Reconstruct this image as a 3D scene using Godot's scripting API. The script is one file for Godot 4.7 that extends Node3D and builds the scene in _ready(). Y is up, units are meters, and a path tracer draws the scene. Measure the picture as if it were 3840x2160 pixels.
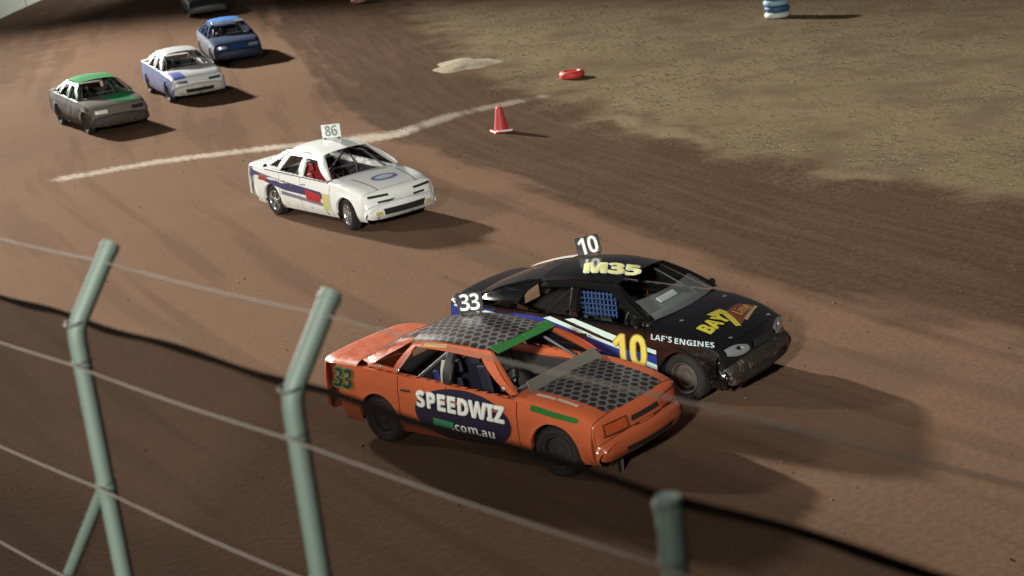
extends Node3D
# Dirt speedway at night: a pack of sedans rounds the start line, seen from the bank through a cranked cable fence.

const PITCH := 0.2751
const ROLL := -0.1229
const EYE := Vector3(0, 7.629, 0)

var rng := RandomNumberGenerator.new()
var n_fine := FastNoiseLite.new()
var n_mid := FastNoiseLite.new()
var n_big := FastNoiseLite.new()
var n_rut := FastNoiseLite.new()
var M := {}
var taken := {}

# ---------------------------------------------------------------- mesh collecting
class MB:
	var v := PackedVector3Array()
	var n := PackedVector3Array()
	var t := PackedVector2Array()
	var c := PackedColorArray()
	var i := PackedInt32Array()
	var use_c := false
	func tri(a: Vector3, b: Vector3, d: Vector3, out := Vector3.ZERO) -> void:
		var nn := (d - a).cross(b - a)
		if nn.length() < 1e-12:
			return
		nn = nn.normalized()
		if out != Vector3.ZERO and nn.dot(out) < 0:
			var q := b
			b = d
			d = q
			nn = -nn
		var k := v.size()
		v.append_array([a, b, d])
		n.append_array([nn, nn, nn])
		t.append_array([Vector2.ZERO, Vector2.ZERO, Vector2.ZERO])
		i.append_array([k, k + 1, k + 2])
	func quad(a: Vector3, b: Vector3, d: Vector3, e: Vector3, out := Vector3.ZERO) -> void:
		tri(a, b, d, out)
		tri(a, d, e, out)
	func grid(P: Array, ref = null, UV = null) -> void:
		var k := v.size()
		var R: int = P.size()
		var C: int = P[0].size()
		for r in R:
			for q in C:
				var du: Vector3 = P[r][mini(q + 1, C - 1)] - P[r][maxi(q - 1, 0)]
				var dv: Vector3 = P[mini(r + 1, R - 1)][q] - P[maxi(r - 1, 0)][q]
				var nn := du.cross(dv)
				nn = nn.normalized() if nn.length() > 1e-10 else Vector3.UP
				if ref != null:
					var away: Vector3 = P[r][q] - ref
					if nn.dot(away) < 0:
						nn = -nn
				v.append(P[r][q])
				n.append(nn)
				t.append(UV[r][q] if UV != null else Vector2(float(q) / (C - 1), float(r) / (R - 1)))
		for r in R - 1:
			for q in C - 1:
				var a := k + r * C + q
				face(a, a + 1, a + C + 1)
				face(a, a + C + 1, a + C)
	func face(a: int, b: int, d: int) -> void:
		var nn := (v[d] - v[a]).cross(v[b] - v[a])
		if nn.length() < 1e-14:
			return
		if nn.dot(n[a] + n[b] + n[d]) < 0:
			i.append_array([a, d, b])
		else:
			i.append_array([a, b, d])
	func box(ctr: Vector3, size: Vector3, basis := Basis(), bev := 0.0) -> void:
		var h := size / 2
		if bev <= 0.0:
			for ax in 3:
				for s in [-1.0, 1.0]:
					var o := Vector3.ZERO
					o[ax] = s
					var a := Vector3.ZERO
					a[(ax + 1) % 3] = h[(ax + 1) % 3]
					var b := Vector3.ZERO
					b[(ax + 2) % 3] = h[(ax + 2) % 3]
					var m: Vector3 = o * h[ax]
					quad(ctr + basis * (m - a - b), ctr + basis * (m + a - b), ctr + basis * (m + a + b), ctr + basis * (m - a + b), basis * o)
			return
		# bevelled: six inset faces, twelve edge strips, eight corners
		var g := h - Vector3(bev, bev, bev)
		for ax in 3:
			var b1 := (ax + 1) % 3
			var b2 := (ax + 2) % 3
			for s in [-1.0, 1.0]:
				var o := Vector3.ZERO
				o[ax] = s
				var p := []
				for w in [[-1, -1], [1, -1], [1, 1], [-1, 1]]:
					var q := Vector3.ZERO
					q[ax] = s * h[ax]
					q[b1] = w[0] * g[b1]
					q[b2] = w[1] * g[b2]
					p.append(ctr + basis * q)
				quad(p[0], p[1], p[2], p[3], basis * o)
			for s1 in [-1.0, 1.0]:
				for s2 in [-1.0, 1.0]:
					var o2 := Vector3.ZERO
					o2[b1] = s1
					o2[b2] = s2
					var e := []
					for w in [[-1, 0], [1, 0], [1, 1], [-1, 1]]:
						var q := Vector3.ZERO
						q[ax] = w[0] * g[ax]
						q[b1] = s1 * (h[b1] if w[1] == 0 else g[b1])
						q[b2] = s2 * (g[b2] if w[1] == 0 else h[b2])
						e.append(ctr + basis * q)
					quad(e[0], e[1], e[2], e[3], basis * o2)
		for sx in [-1.0, 1.0]:
			for sy in [-1.0, 1.0]:
				for sz in [-1.0, 1.0]:
					var s := Vector3(sx, sy, sz)
					tri(ctr + basis * (s * Vector3(h.x, g.y, g.z)), ctr + basis * (s * Vector3(g.x, h.y, g.z)), ctr + basis * (s * Vector3(g.x, g.y, h.z)), basis * s)
	func tube(path: Array, r: float, seg := 8, r2 := -1.0, caps := true) -> void:
		if r2 < 0:
			r2 = r
		var rows := []
		var up := Vector3.UP
		var last := path.size() - 1
		for k in path.size():
			var dir: Vector3 = ((path[mini(k + 1, last)] - path[k]).normalized() + (path[k] - path[maxi(k - 1, 0)]).normalized()).normalized()
			if absf(dir.dot(up)) > 0.95:
				up = Vector3.RIGHT if absf(dir.x) < 0.8 else Vector3.BACK
			var a := dir.cross(up).normalized()
			var b := dir.cross(a).normalized()
			up = -b if (-b).dot(up) > 0 else b
			b = up
			a = dir.cross(b).normalized()
			var row := PackedVector3Array()
			var rr: float = lerpf(r, r2, float(k) / last)
			for s in seg + 1:
				var w := TAU * s / seg
				row.append(path[k] + (a * cos(w) + b * sin(w)) * rr)
			rows.append(row)
		var at := v.size()
		var first := i.size()
		grid(rows)
		for k in path.size():
			for s in seg + 1:
				var idx := at + k * (seg + 1) + s
				n[idx] = (v[idx] - path[k]).normalized()
		for k in range(first, i.size(), 3):
			if (v[i[k + 2]] - v[i[k]]).cross(v[i[k + 1]] - v[i[k]]).dot(n[i[k]] + n[i[k + 1]] + n[i[k + 2]]) < 0:
				var q := i[k + 1]
				i[k + 1] = i[k + 2]
				i[k + 2] = q
		if caps:
			for e in [0, last]:
				var o: Vector3 = path[e] - path[1 if e == 0 else last - 1]
				for s in seg:
					tri(path[e], rows[e][s], rows[e][s + 1], o)
	func lathe(prof: Array, seg := 24, axis := Vector3.BACK, at := Vector3.ZERO) -> void:
		var a := axis.cross(Vector3.UP if absf(axis.y) < 0.9 else Vector3.RIGHT).normalized()
		var b := axis.cross(a)
		var rows := []
		for p in prof:
			var row := PackedVector3Array()
			for s in seg + 1:
				var w := TAU * s / seg
				row.append(at + axis * p.y + (a * cos(w) + b * sin(w)) * p.x)
			rows.append(row)
		grid(rows)
		# outward: flip by comparing with the profile's own left side
	func poly(P: PackedVector2Array, f: Callable, out: Vector3) -> void:
		var ix := Geometry2D.triangulate_polygon(P)
		for k in range(0, ix.size(), 3):
			tri(f.call(P[ix[k]]), f.call(P[ix[k + 1]]), f.call(P[ix[k + 2]]), out)
	func skin(P: PackedVector2Array, f: Callable, out: Vector3, step: float) -> void:   # a polygon on a curved sheet, with the sheet's normals
		var lo := P[0]
		var hi := P[0]
		for q in P:
			lo = lo.min(q)
			hi = hi.max(q)
		var x := lo.x
		while x < hi.x:
			var y := lo.y
			while y < hi.y:
				for piece in Geometry2D.intersect_polygons(P, PackedVector2Array([Vector2(x, y), Vector2(x + step, y), Vector2(x + step, y + step), Vector2(x, y + step)])):
					var ix := Geometry2D.triangulate_polygon(piece)
					for k in range(0, ix.size(), 3):
						var first := v.size()
						tri(f.call(piece[ix[k]]), f.call(piece[ix[k + 1]]), f.call(piece[ix[k + 2]]), out)
						for m in range(first, v.size()):
							var q := Vector2(v[m].x, v[m].y)
							var nn: Vector3 = (f.call(q + Vector2(0.01, 0)) - f.call(q - Vector2(0.01, 0))).cross(f.call(q + Vector2(0, 0.01)) - f.call(q - Vector2(0, 0.01))).normalized()
							n[m] = nn if nn.dot(out) > 0 else -nn
				y += step
			x += step
	func slab(P: PackedVector2Array, f: Callable, inn: Vector3) -> void:   # a polygon given the thickness of the vector inn
		var ix := Geometry2D.triangulate_polygon(P)
		for k in range(0, ix.size(), 3):
			var a: Vector3 = f.call(P[ix[k]])
			var b: Vector3 = f.call(P[ix[k + 1]])
			var d: Vector3 = f.call(P[ix[k + 2]])
			tri(a, b, d, -inn)
			tri(a + inn, b + inn, d + inn, inn)
		var m := Vector3.ZERO
		for q in P:
			m += f.call(q)
		m /= P.size()
		for k in P.size():
			var a: Vector3 = f.call(P[k])
			var b: Vector3 = f.call(P[(k + 1) % P.size()])
			quad(a, b, b + inn, a + inn, (a + b) / 2 - m)
	func mesh() -> ArrayMesh:
		var A := []
		A.resize(Mesh.ARRAY_MAX)
		A[Mesh.ARRAY_VERTEX] = v
		A[Mesh.ARRAY_NORMAL] = n
		A[Mesh.ARRAY_TEX_UV] = t
		if use_c:
			A[Mesh.ARRAY_COLOR] = c
		A[Mesh.ARRAY_INDEX] = i
		var m := ArrayMesh.new()
		m.add_surface_from_arrays(Mesh.PRIMITIVE_TRIANGLES, A)
		return m

func part(called: String, mesh, material: Material, parent: Node3D) -> MeshInstance3D:
	var o := MeshInstance3D.new()
	o.name = called
	o.mesh = mesh.mesh() if mesh is MB else mesh
	o.material_override = material
	parent.add_child(o, true)
	return o

func numbered(called: String) -> String:
	taken[called] = taken.get(called, -1) + 1
	return called if taken[called] == 0 else "%s_%03d" % [called, taken[called]]

func tag(o: Node3D, label: String, category := "", group := "", kind := "") -> void:
	o.set_meta("label", label)
	if category:
		o.set_meta("category", category)
	if group:
		o.set_meta("group", group)
	if kind:
		o.set_meta("kind", kind)

func thing(called: String, label: String, category: String, at := Vector3.ZERO, turn := 0.0, group := "") -> Node3D:
	var o := Node3D.new()
	o.name = numbered(called)
	add_child(o)
	o.position = at
	o.rotation.y = turn
	tag(o, label, category, group)
	return o

# ---------------------------------------------------------------- materials
func lin(r: float, g: float, b: float) -> Color:
	return Color(r, g, b).linear_to_srgb()

func mat(c: Color, rough := 0.7, metal := 0.0, coat := 0.0) -> StandardMaterial3D:
	var m := StandardMaterial3D.new()
	m.albedo_color = c
	m.roughness = rough
	m.metallic = metal
	if coat > 0:
		m.clearcoat_enabled = true
		m.clearcoat = coat
		m.clearcoat_roughness = 0.17
	return m

func dull(c: Color) -> StandardMaterial3D:
	var m := mat(c, 0.85)
	m.metallic_specular = 0.1
	return m

func pane(c: Color, alpha: float) -> StandardMaterial3D:
	var m := mat(Color(c.r, c.g, c.b, alpha), 0.05)
	m.transparency = BaseMaterial3D.TRANSPARENCY_ALPHA
	return m

func noise_tex(freq: float, lo: Color, hi: Color, size := 256, sd := 1, normal := false, strength := 4.0) -> NoiseTexture2D:
	var f := FastNoiseLite.new()
	f.seed = sd
	f.frequency = freq
	f.fractal_octaves = 5
	var t := NoiseTexture2D.new()
	t.width = size
	t.height = size
	t.seamless = true
	t.noise = f
	if normal:
		t.as_normal_map = true
		t.bump_strength = strength
	else:
		var g := Gradient.new()
		g.set_color(0, lo)
		g.set_color(1, hi)
		t.color_ramp = g
	return t

# paint with road dirt thrown on it: specks and splashes with outlines of their own, thick near the sills
func muddy(paint: Color, amount: float, sd: int, rough := 0.3, coat := 0.5) -> StandardMaterial3D:
	var W := 512
	var H := 160
	var a := FastNoiseLite.new()
	a.seed = sd
	a.frequency = 0.09
	a.fractal_octaves = 4
	var b := FastNoiseLite.new()
	b.seed = sd + 7
	b.frequency = 0.02
	b.fractal_octaves = 3
	var mud := lin(0.17, 0.10, 0.06)
	var im := Image.create(W, H, false, Image.FORMAT_RGB8)
	var ro := Image.create(W, H, false, Image.FORMAT_RGB8)
	for y in H:
		var yy := 1.1 * (1.0 - float(y) / H)
		for x in W:
			var s := a.get_noise_2d(x, y * 0.8) * 0.9 + b.get_noise_2d(x, y) * 0.7
			var cover := smoothstep(0.0, 0.22, s - (yy - 0.16) * 1.5 + amount - 0.45)
			var speck := 0.35 if a.get_noise_2d(x * 3.1 + 900, y * 3.1) > 0.34 - amount * 0.2 + yy * 0.2 else 0.0
			var k := clampf(maxf(cover * 0.85, speck), 0, 1)
			im.set_pixel(x, y, paint.lerp(mud, k))
			var rr := lerpf(rough, 0.85, k)
			ro.set_pixel(x, y, Color(rr, rr, rr))
	var m := mat(Color.WHITE, 1.0, 0.0, coat)
	m.albedo_texture = ImageTexture.create_from_image(im)
	m.roughness_texture = ImageTexture.create_from_image(ro)
	m.roughness_texture_channel = BaseMaterial3D.TEXTURE_CHANNEL_RED
	return m

# printed honeycomb vinyl
func honeycomb() -> StandardMaterial3D:
	var S := 512
	var SH := 443
	var im := Image.create(S, SH, false, Image.FORMAT_RGB8)
	var dark := lin(0.022, 0.020, 0.021)
	var pale := lin(0.135, 0.120, 0.114)
	var cw := 64.0
	var rh := 443.0 / 8.0
	for y in SH:
		for x in S:
			# nearest centre of two offset lattices
			var bestd := 1e9
			var second := 1e9
			for o in 2:
				var px := x - o * cw / 2
				var py := y - o * rh
				var cx := roundf(px / cw) * cw
				var cy := roundf(py / (rh * 2)) * rh * 2
				for dx in [Vector2(-cw, 0), Vector2.ZERO, Vector2(cw, 0), Vector2(0, rh * 2), Vector2(0, -rh * 2)]:
					var ddx: float = px - cx - dx.x
					var ddy: float = py - cy - dx.y
					var d := ddx * ddx + ddy * ddy
					if d < bestd:
						second = bestd
						bestd = d
					elif d < second:
						second = d
			var edge := (sqrt(second) - sqrt(bestd))
			var k := 1.0 - smoothstep(13.0, 22.0, edge)
			im.set_pixel(x, y, dark.lerp(pale, k))
	var m := mat(Color.WHITE, 0.38, 0.0, 0.35)
	m.albedo_texture = ImageTexture.create_from_image(im)
	m.uv1_scale = Vector3(1.25, 1.25 * 512.0 / 443.0, 1)
	return m

# ---------------------------------------------------------------- sedan body
# local axes: +x forward, +y up, +z the car's right-hand side; origin on the ground between the axles
class Shape:
	var segs := []          # each {name, pts:[Vector2], crown:[float], nrm:[Vector2]}
	var hwk: Array          # (x, half width) keys
	var edge := PackedVector2Array()
	var sill := 0.2
	var axle := 1.395
	var axle_front := 1.47
	func ax(s: float) -> float:
		return axle_front if s > 0 else -axle
	var arch := 0.355
	var wheel_r := 0.315
	var bulge := 0.045
	var dents := FastNoiseLite.new()
	func hw(x: float) -> float:
		for k in hwk.size() - 1:
			if x <= hwk[k + 1].x:
				var f: float = clampf((x - hwk[k].x) / (hwk[k + 1].x - hwk[k].x), 0, 1)
				f = f * f * (3 - 2 * f)
				return lerpf(hwk[k].y, hwk[k + 1].y, f)
		return hwk[-1].y
	func drop(u: float, c: float) -> float:
		var k := maxf(0.0, (absf(u) - 0.80) / 0.20)
		return c * u * u + 0.065 * (1 - sqrt(maxf(0, 1 - k * k * 0.97)))
	func add(called: String, ctl: Array, sub := 6) -> void:
		var P := PackedVector2Array()
		var C := PackedFloat32Array()
		for k in ctl.size() - 1:
			var a: Array = ctl[maxi(k - 1, 0)]
			var b: Array = ctl[k]
			var d: Array = ctl[k + 1]
			var e: Array = ctl[mini(k + 2, ctl.size() - 1)]
			for s in sub:
				var f := float(s) / sub
				P.append(Vector2(b[0], b[1]).cubic_interpolate(Vector2(d[0], d[1]), Vector2(a[0], a[1]), Vector2(e[0], e[1]), f))
				C.append(lerpf(b[2], d[2], f))
		P.append(Vector2(ctl[-1][0], ctl[-1][1]))
		C.append(ctl[-1][2])
		var N := PackedVector2Array()
		for k in P.size():
			var dd := P[mini(k + 1, P.size() - 1)] - P[maxi(k - 1, 0)]
			N.append(Vector2(-dd.y, dd.x).normalized())
		segs.append({"name": called, "pts": P, "crown": C, "nrm": N})
	func finish() -> void:
		for k in segs.size() - 1:
			var a: Dictionary = segs[k]
			var b: Dictionary = segs[k + 1]
			if a.pts[-1].distance_to(b.pts[0]) < 0.03:
				var m: Vector2 = (a.nrm[-1] + b.nrm[0]).normalized()
				a.nrm[-1] = m
				b.nrm[0] = m
				b.crown[0] = a.crown[-1]
		for s in segs:
			for k in s.pts.size():
				edge.append(at2(s, k, 1.0))
	func at2(s: Dictionary, k: int, u: float) -> Vector2:
		return s.pts[k] - s.nrm[k] * drop(u, s.crown[k])
	func strip(s: Dictionary) -> Array:
		var rows := []
		for k in s.pts.size():
			var row := PackedVector3Array()
			for u in [-1.0, -0.99, -0.97, -0.94, -0.90, -0.85, -0.79, -0.6, -0.4, -0.2, 0.0, 0.2, 0.4, 0.6, 0.79, 0.85, 0.90, 0.94, 0.97, 0.99, 1.0]:
				var q := at2(s, k, u)
				row.append(Vector3(q.x, q.y, u * hw(q.x)))
			rows.append(row)
		return rows
	func span(x: float) -> Vector2:     # lowest and highest edge point at x
		var lo := 1e9
		var hi := -1e9
		for k in edge.size() - 1:
			var a := edge[k]
			var b := edge[k + 1]
			if (a.x <= x and b.x >= x) or (b.x <= x and a.x >= x):
				var y := a.y if absf(b.x - a.x) < 1e-6 else lerpf(a.y, b.y, (x - a.x) / (b.x - a.x))
				lo = minf(lo, y)
				hi = maxf(hi, y)
		return Vector2(lo, hi)
	func low(x: float) -> float:
		for s in [-1.0, 1.0]:
			var d: float = x - ax(s)
			if absf(d) < arch:
				return wheel_r + 0.01 + sqrt(arch * arch - d * d)
		return sill
	func side_z(x: float, y: float) -> float:
		var top := span(x).y
		var f := clampf((y - 0.2) / maxf(0.1, top - 0.2), 0, 1)
		var o := bulge * (1 - pow(2 * f - 1, 2)) - 0.035 * pow(maxf(0, (0.3 - f) / 0.3), 2)
		o += 0.007 * exp(-pow((f - 0.76) / 0.03, 2))
		for s in [-1.0, 1.0]:
			var d := Vector2(x - ax(s), y - wheel_r).length()
			o += 0.022 * exp(-pow((d - arch) / 0.05, 2)) * (1.0 - f)
		o += 0.009 * dents.get_noise_2d(x * 130.0, y * 170.0) * sin(PI * f)
		return hw(x) + o
	func front_x(y: float, z: float) -> float:
		var best := 1.9
		for s in segs:
			if s.name != "nose_panel" and s.name != "front_bumper" and s.name != "bonnet":
				continue
			for k in s.pts.size() - 1:
				var u := z / hw(s.pts[k].x - 0.08)
				var a := at2(s, k, u)
				var b := at2(s, k + 1, u)
				if minf(a.y, b.y) <= y and maxf(a.y, b.y) >= y and absf(a.y - b.y) > 1e-6:
					best = maxf(best, lerpf(a.x, b.x, (y - a.y) / (b.y - a.y)))
		return best
	func top_y(x: float, z: float) -> float:
		var best := -1.0
		for s in segs:
			for k in s.pts.size() - 1:
				var a: Vector2 = s.pts[k]
				var b: Vector2 = s.pts[k + 1]
				if minf(a.x, b.x) <= x and maxf(a.x, b.x) >= x and absf(b.x - a.x) > 1e-6:
					var f := (x - a.x) / (b.x - a.x)
					var y: float = lerpf(a.y, b.y, f) - drop(z / hw(x), lerpf(s.crown[k], s.crown[k + 1], f)) * s.nrm[k].y
					best = maxf(best, y)
		return best

class Cab:
	var ab: Vector2     # foot of the windscreen pillar (x, y)
	var at: Vector2     # its head
	var rr: Vector2     # rear edge of the roof
	var cb: Vector2     # foot of the rear window
	var zr := 0.57
	var crown := 0.05
	var sh: Shape
	func gz(x: float, y: float) -> float:
		var yb := lerpf(cb.y, ab.y, clampf((x - cb.x) / (ab.x - cb.x), 0, 1)) - 0.03
		var f := clampf((y - yb) / (at.y - yb), 0, 1)
		var dir := (rr - cb).normalized()
		var d := (Vector2(x, y) - cb).dot(Vector2(dir.y, -dir.x))       # how far below the rear window line
		var wrap := clampf(1.0 - d / 0.20, 0, 1) if x < rr.x + 0.1 else 0.0
		return lerpf(sh.hw(x) - 0.03, zr, pow(f, 1.55)) + 0.02 * sin(PI * f) - 0.11 * wrap * wrap * (1.0 - f * 0.6)
	func roof_y(x: float, z: float) -> float:
		var f := clampf((x - rr.x) / (at.x - rr.x), 0, 1)
		var k := maxf(0.0, (absf(z) / zr - 0.72) / 0.28)
		return lerpf(rr.y, at.y, f) + 0.055 * sin(PI * f) + crown * (1 - pow(z / zr, 2)) - 0.045 * (1 - sqrt(maxf(0, 1 - k * k * 0.95))) + 0.02

func tyre_and_rim(style: String) -> Array:
	var tyre := MB.new()
	var w := 0.10
	var P := []
	for q in [[0.20, 0.075], [0.23, 0.098], [0.27, 0.106], [0.298, 0.095], [0.312, 0.07], [0.315, 0.03], [0.315, -0.03], [0.312, -0.07], [0.298, -0.095], [0.27, -0.106], [0.23, -0.098], [0.2, -0.075]]:
		P.append(Vector2(q[0], q[1]))
	tyre.lathe(P, 40)
	for k in 56:      # tread blocks
		var a := TAU * k / 56
		for s in [-0.052, 0.0, 0.052]:
			tyre.box(Vector3(cos(a + s * 0.6) * 0.316, sin(a + s * 0.6) * 0.316, s), Vector3(0.014, 0.024, 0.04), Basis(Vector3.BACK, a + s * 0.6))
	var rim := MB.new()
	var R := []
	for q in [[0.205, 0.085], [0.212, 0.092], [0.205, 0.097], [0.192, 0.09], [0.184, 0.06], [0.178, 0.02], [0.178, -0.08]]:
		R.append(Vector2(q[0], q[1]))
	rim.lathe(R, 36)
	if style == "steel":
		rim.lathe([Vector2(0.18, 0.03), Vector2(0.165, 0.05), Vector2(0.13, 0.062), Vector2(0.095, 0.045), Vector2(0.075, 0.06), Vector2(0.03, 0.066), Vector2(0.001, 0.066)], 32)
	else:
		for k in 5:
			var a := TAU * k / 5 + 0.3
			rim.box(Vector3(cos(a) * 0.11, sin(a) * 0.11, 0.055), Vector3(0.16, 0.052, 0.03), Basis(Vector3.BACK, a), 0.008)
		rim.lathe([Vector2(0.058, 0.05), Vector2(0.055, 0.075), Vector2(0.03, 0.082), Vector2(0.001, 0.082)], 20)
	var back := MB.new()
	back.lathe([Vector2(0.18, -0.01), Vector2(0.001, -0.01)], 24)
	back.lathe([Vector2(0.13, 0.0), Vector2(0.13, 0.02), Vector2(0.001, 0.02)], 24)
	return [tyre.mesh(), rim.mesh(), back.mesh()]

func text_tris(s: String, height: float) -> Array:
	var tm := TextMesh.new()
	var f := SystemFont.new()
	f.font_names = PackedStringArray(["Droid Sans"])
	f.font_weight = 700
	tm.font = f
	tm.text = s
	tm.font_size = 64
	tm.pixel_size = height / 46.0
	tm.depth = 0.0
	tm.curve_step = 2.0
	var A := tm.surface_get_arrays(0)
	var out := []
	var V: PackedVector3Array = A[Mesh.ARRAY_VERTEX]
	var I: PackedInt32Array = A[Mesh.ARRAY_INDEX] if A[Mesh.ARRAY_INDEX] != null else PackedInt32Array()
	if I.is_empty():
		for k in V.size():
			out.append(Vector2(V[k].x, V[k].y))
	else:
		for k in I:
			out.append(Vector2(V[k].x, V[k].y))
	return out

# lettering laid on a curved panel: f maps (x, y) to a point on the panel, out is its outer side
func letter(called: String, s: String, height: float, f: Callable, out: Vector3, m: Material, parent: Node3D, stretch := 1.0, outline := 0.0, om: Material = null, slant := 0.0) -> void:
	var T := text_tris(s, height)
	if outline > 0 and om:
		var mo := MB.new()
		var layer := 0
		for w in 8:
			var o := Vector2(cos(TAU * w / 8), sin(TAU * w / 8)) * outline
			for k in range(0, T.size(), 3):
				var q := []
				for j in 3:
					var e: Vector2 = T[k + j]
					q.append(f.call(Vector2(e.x * stretch + e.y * slant, e.y) + o) + out * (0.013 + 0.0006 * layer))
				mo.tri(q[0], q[1], q[2], out)
			layer += 1
		part(called + "_outline", mo, om, parent)
	var mb := MB.new()
	for k in range(0, T.size(), 3):
		var q := []
		for j in 3:
			var e: Vector2 = T[k + j]
			q.append(f.call(Vector2(e.x * stretch + e.y * slant, e.y)) + out * (0.020 if outline > 0 else 0.014))
		mb.tri(q[0], q[1], q[2], out)
	part(called, mb, m, parent)

# a coloured shape laid on a panel, cut fine enough to follow its curve
func sticker(called: String, P, f: Callable, out: Vector3, m: Material, parent: Node3D, lift := 0.003, step := 0.09) -> void:
	var poly := PackedVector2Array(P)
	var lo := Vector2(1e9, 1e9)
	var hi := -lo
	for q in poly:
		lo = lo.min(q)
		hi = hi.max(q)
	var mb := MB.new()
	var x := lo.x
	while x < hi.x:
		var y := lo.y
		while y < hi.y:
			var cell := PackedVector2Array([Vector2(x, y), Vector2(x + step, y), Vector2(x + step, y + step), Vector2(x, y + step)])
			for piece in Geometry2D.intersect_polygons(poly, cell):
				mb.poly(piece, func(q): return f.call(q) + out * lift, out)
			y += step
		x += step
	for k in mb.v.size():
		mb.t[k] = Vector2(mb.v[k].x, mb.v[k].z) * 0.8
	part(called, mb, m, parent)

func oval(cx: float, cy: float, a: float, b: float, n := 40) -> Array:
	var P := []
	for k in n:
		P.append(Vector2(cx + a * cos(TAU * k / n), cy + b * sin(TAU * k / n)))
	return P

func make_car(called: String, label: String, at: Vector3, yaw_deg: float, spec: Dictionary) -> Dictionary:
	var car := thing(called, label, "race car", at, deg_to_rad(yaw_deg), "race cars on the dirt track")
	var sh := Shape.new()
	sh.hwk = spec.width
	sh.dents.seed = int(absf(at.x * 100.0))
	sh.dents.frequency = 0.012
	sh.axle = spec.get("axle", 1.395)
	sh.arch = spec.get("arch", 0.355)
	for s in spec.profile:
		sh.add(s[0], s[1])
	sh.finish()
	var cab := Cab.new()
	cab.sh = sh
	cab.ab = spec.cab[0]
	cab.at = spec.cab[1]
	cab.rr = spec.cab[2]
	cab.cb = spec.cab[3]
	cab.zr = spec.get("roof_half", 0.57)
	cab.crown = spec.get("roof_crown", 0.05)
	var paint: Material = spec.paint
	var side_paint: Material = spec.side
	# panels that run across the car
	for s in sh.segs:
		var mb := MB.new()
		var rows: Array = sh.strip(s)
		var UV := []
		var bumper: bool = s.name.ends_with("bumper")
		for r in rows:
			var u := []
			for q in r:
				u.append(Vector2((q.z + 1.0) * 0.4, 1.0 - q.y / 1.1) if bumper else Vector2(q.x * 1.45, q.z * 1.45))
			UV.append(u)
		mb.grid(rows, Vector3(0, 0.3, 0), UV)
		part(s.name, mb, spec.get(s.name, side_paint if bumper else paint), car)
	# side panels, one set for each side
	var xs := []
	for q in sh.edge:
		xs.append(q.x)
	var xr: float = xs.min()
	var xf: float = xs.max()
	var cuts: Array = spec.get("cuts", [["rear_quarter", xr, -1.02], ["rear_door", -1.009, -0.20], ["front_door", -0.189, 0.93], ["front_guard", 0.941, xf]])
	for side in [1.0, -1.0]:
		for c in cuts:
			var cols := []
			var x: float = c[1]
			while x < c[2] - 0.001:
				cols.append(x)
				x += 0.05
			cols.append(c[2])
			for q in xs:
				if q > c[1] and q < c[2] and (q < xr + 0.25 or q > xf - 0.25):
					cols.append(q)
			for s in [-1.0, 1.0]:
				for k in 25:
					var q: float = sh.ax(s) - sh.arch * cos(PI * k / 24.0) * 0.9995
					if q > c[1] and q < c[2]:
						cols.append(q)
				for e in [-1.0, 1.0]:
					var q: float = sh.ax(s) + e * (sh.arch + 0.001)
					if q > c[1] and q < c[2]:
						cols.append(q)
			cols.sort()
			var rows := []
			var UV := []
			for q in cols:
				var sp := sh.span(q)
				if sp.y < 0:
					continue
				var lo: float = sh.low(q)
				if q < -sh.axle - sh.arch or q > sh.axle_front + sh.arch:
					lo = maxf(sp.x, sh.sill) if sp.x < sp.y - 0.004 else (sh.sill if absf(q) < minf(-xr, xf) - 0.03 else sp.y - 0.001)
				var row := PackedVector3Array()
				var u := []
				for k in 13:
					var y: float = lerpf(minf(lo, sp.y - 0.001), sp.y, k / 12.0)
					row.append(Vector3(q, y, side * sh.side_z(q, y)))
					u.append(Vector2((q + 2.7) / 5.4 + (0.37 if side < 0 else 0.0), 1.0 - y / 1.1))
				rows.append(row)
				UV.append(u)
			var mb := MB.new()
			mb.grid(rows, Vector3((c[1] + c[2]) / 2, 0.5, 0), UV)
			# rolled arch lip
			for s in [-1.0, 1.0]:
				var lip := []
				for k in 25:
					var a := PI * k / 24.0
					var lx: float = sh.ax(s) - sh.arch * cos(a)
					if lx >= c[1] - 0.001 and lx <= c[2] + 0.001:
						var ly: float = sh.wheel_r + 0.01 + sh.arch * sin(a)
						var z: float = sh.side_z(lx, ly)
						lip.append(PackedVector3Array([Vector3(lx, ly, side * z), Vector3(lx, ly - 0.012 * sin(a), side * (z - 0.05))]))
				if lip.size() > 1:
					mb.grid(lip)
			part(c[0], mb, side_paint, car)
			if c[0].ends_with("door") and spec.get("detail", true):
				var h := MB.new()
				h.box(Vector3(c[1] + 0.13, 0.79, side * (sh.side_z(c[1] + 0.13, 0.79) + 0.006)), Vector3(0.16, 0.03, 0.02), Basis(), 0.006)
				part("door_handle", h, M.black_trim, car)
		# inner door lining, wheel housings
		var lining := MB.new()
		lining.box(Vector3(-0.3, 0.52, side * 0.77), Vector3(2.5, 0.62, 0.02))
		part("door_lining", lining, M.interior, car)
		for s in [-1.0, 1.0]:
			var hs := MB.new()
			var rows := []
			for k in 17:
				var a := PI * k / 16.0
				var q := Vector2(sh.ax(s) - (sh.arch + 0.012) * cos(a), sh.wheel_r + (sh.arch + 0.012) * sin(a))
				rows.append(PackedVector3Array([Vector3(q.x, q.y, side * 0.86), Vector3(q.x, q.y, side * 0.52)]))
			hs.grid(rows)
			part("wheel_housing", hs, M.under, car)
	var pan := MB.new()
	pan.box(Vector3(-0.1, 0.235, 0), Vector3(4.1, 0.03, 1.5))
	part("floor_pan", pan, M.under, car)
	var fw := MB.new()
	fw.box(Vector3(cab.ab.x + 0.06, 0.56, 0), Vector3(0.02, 0.62, 1.5))
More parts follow.
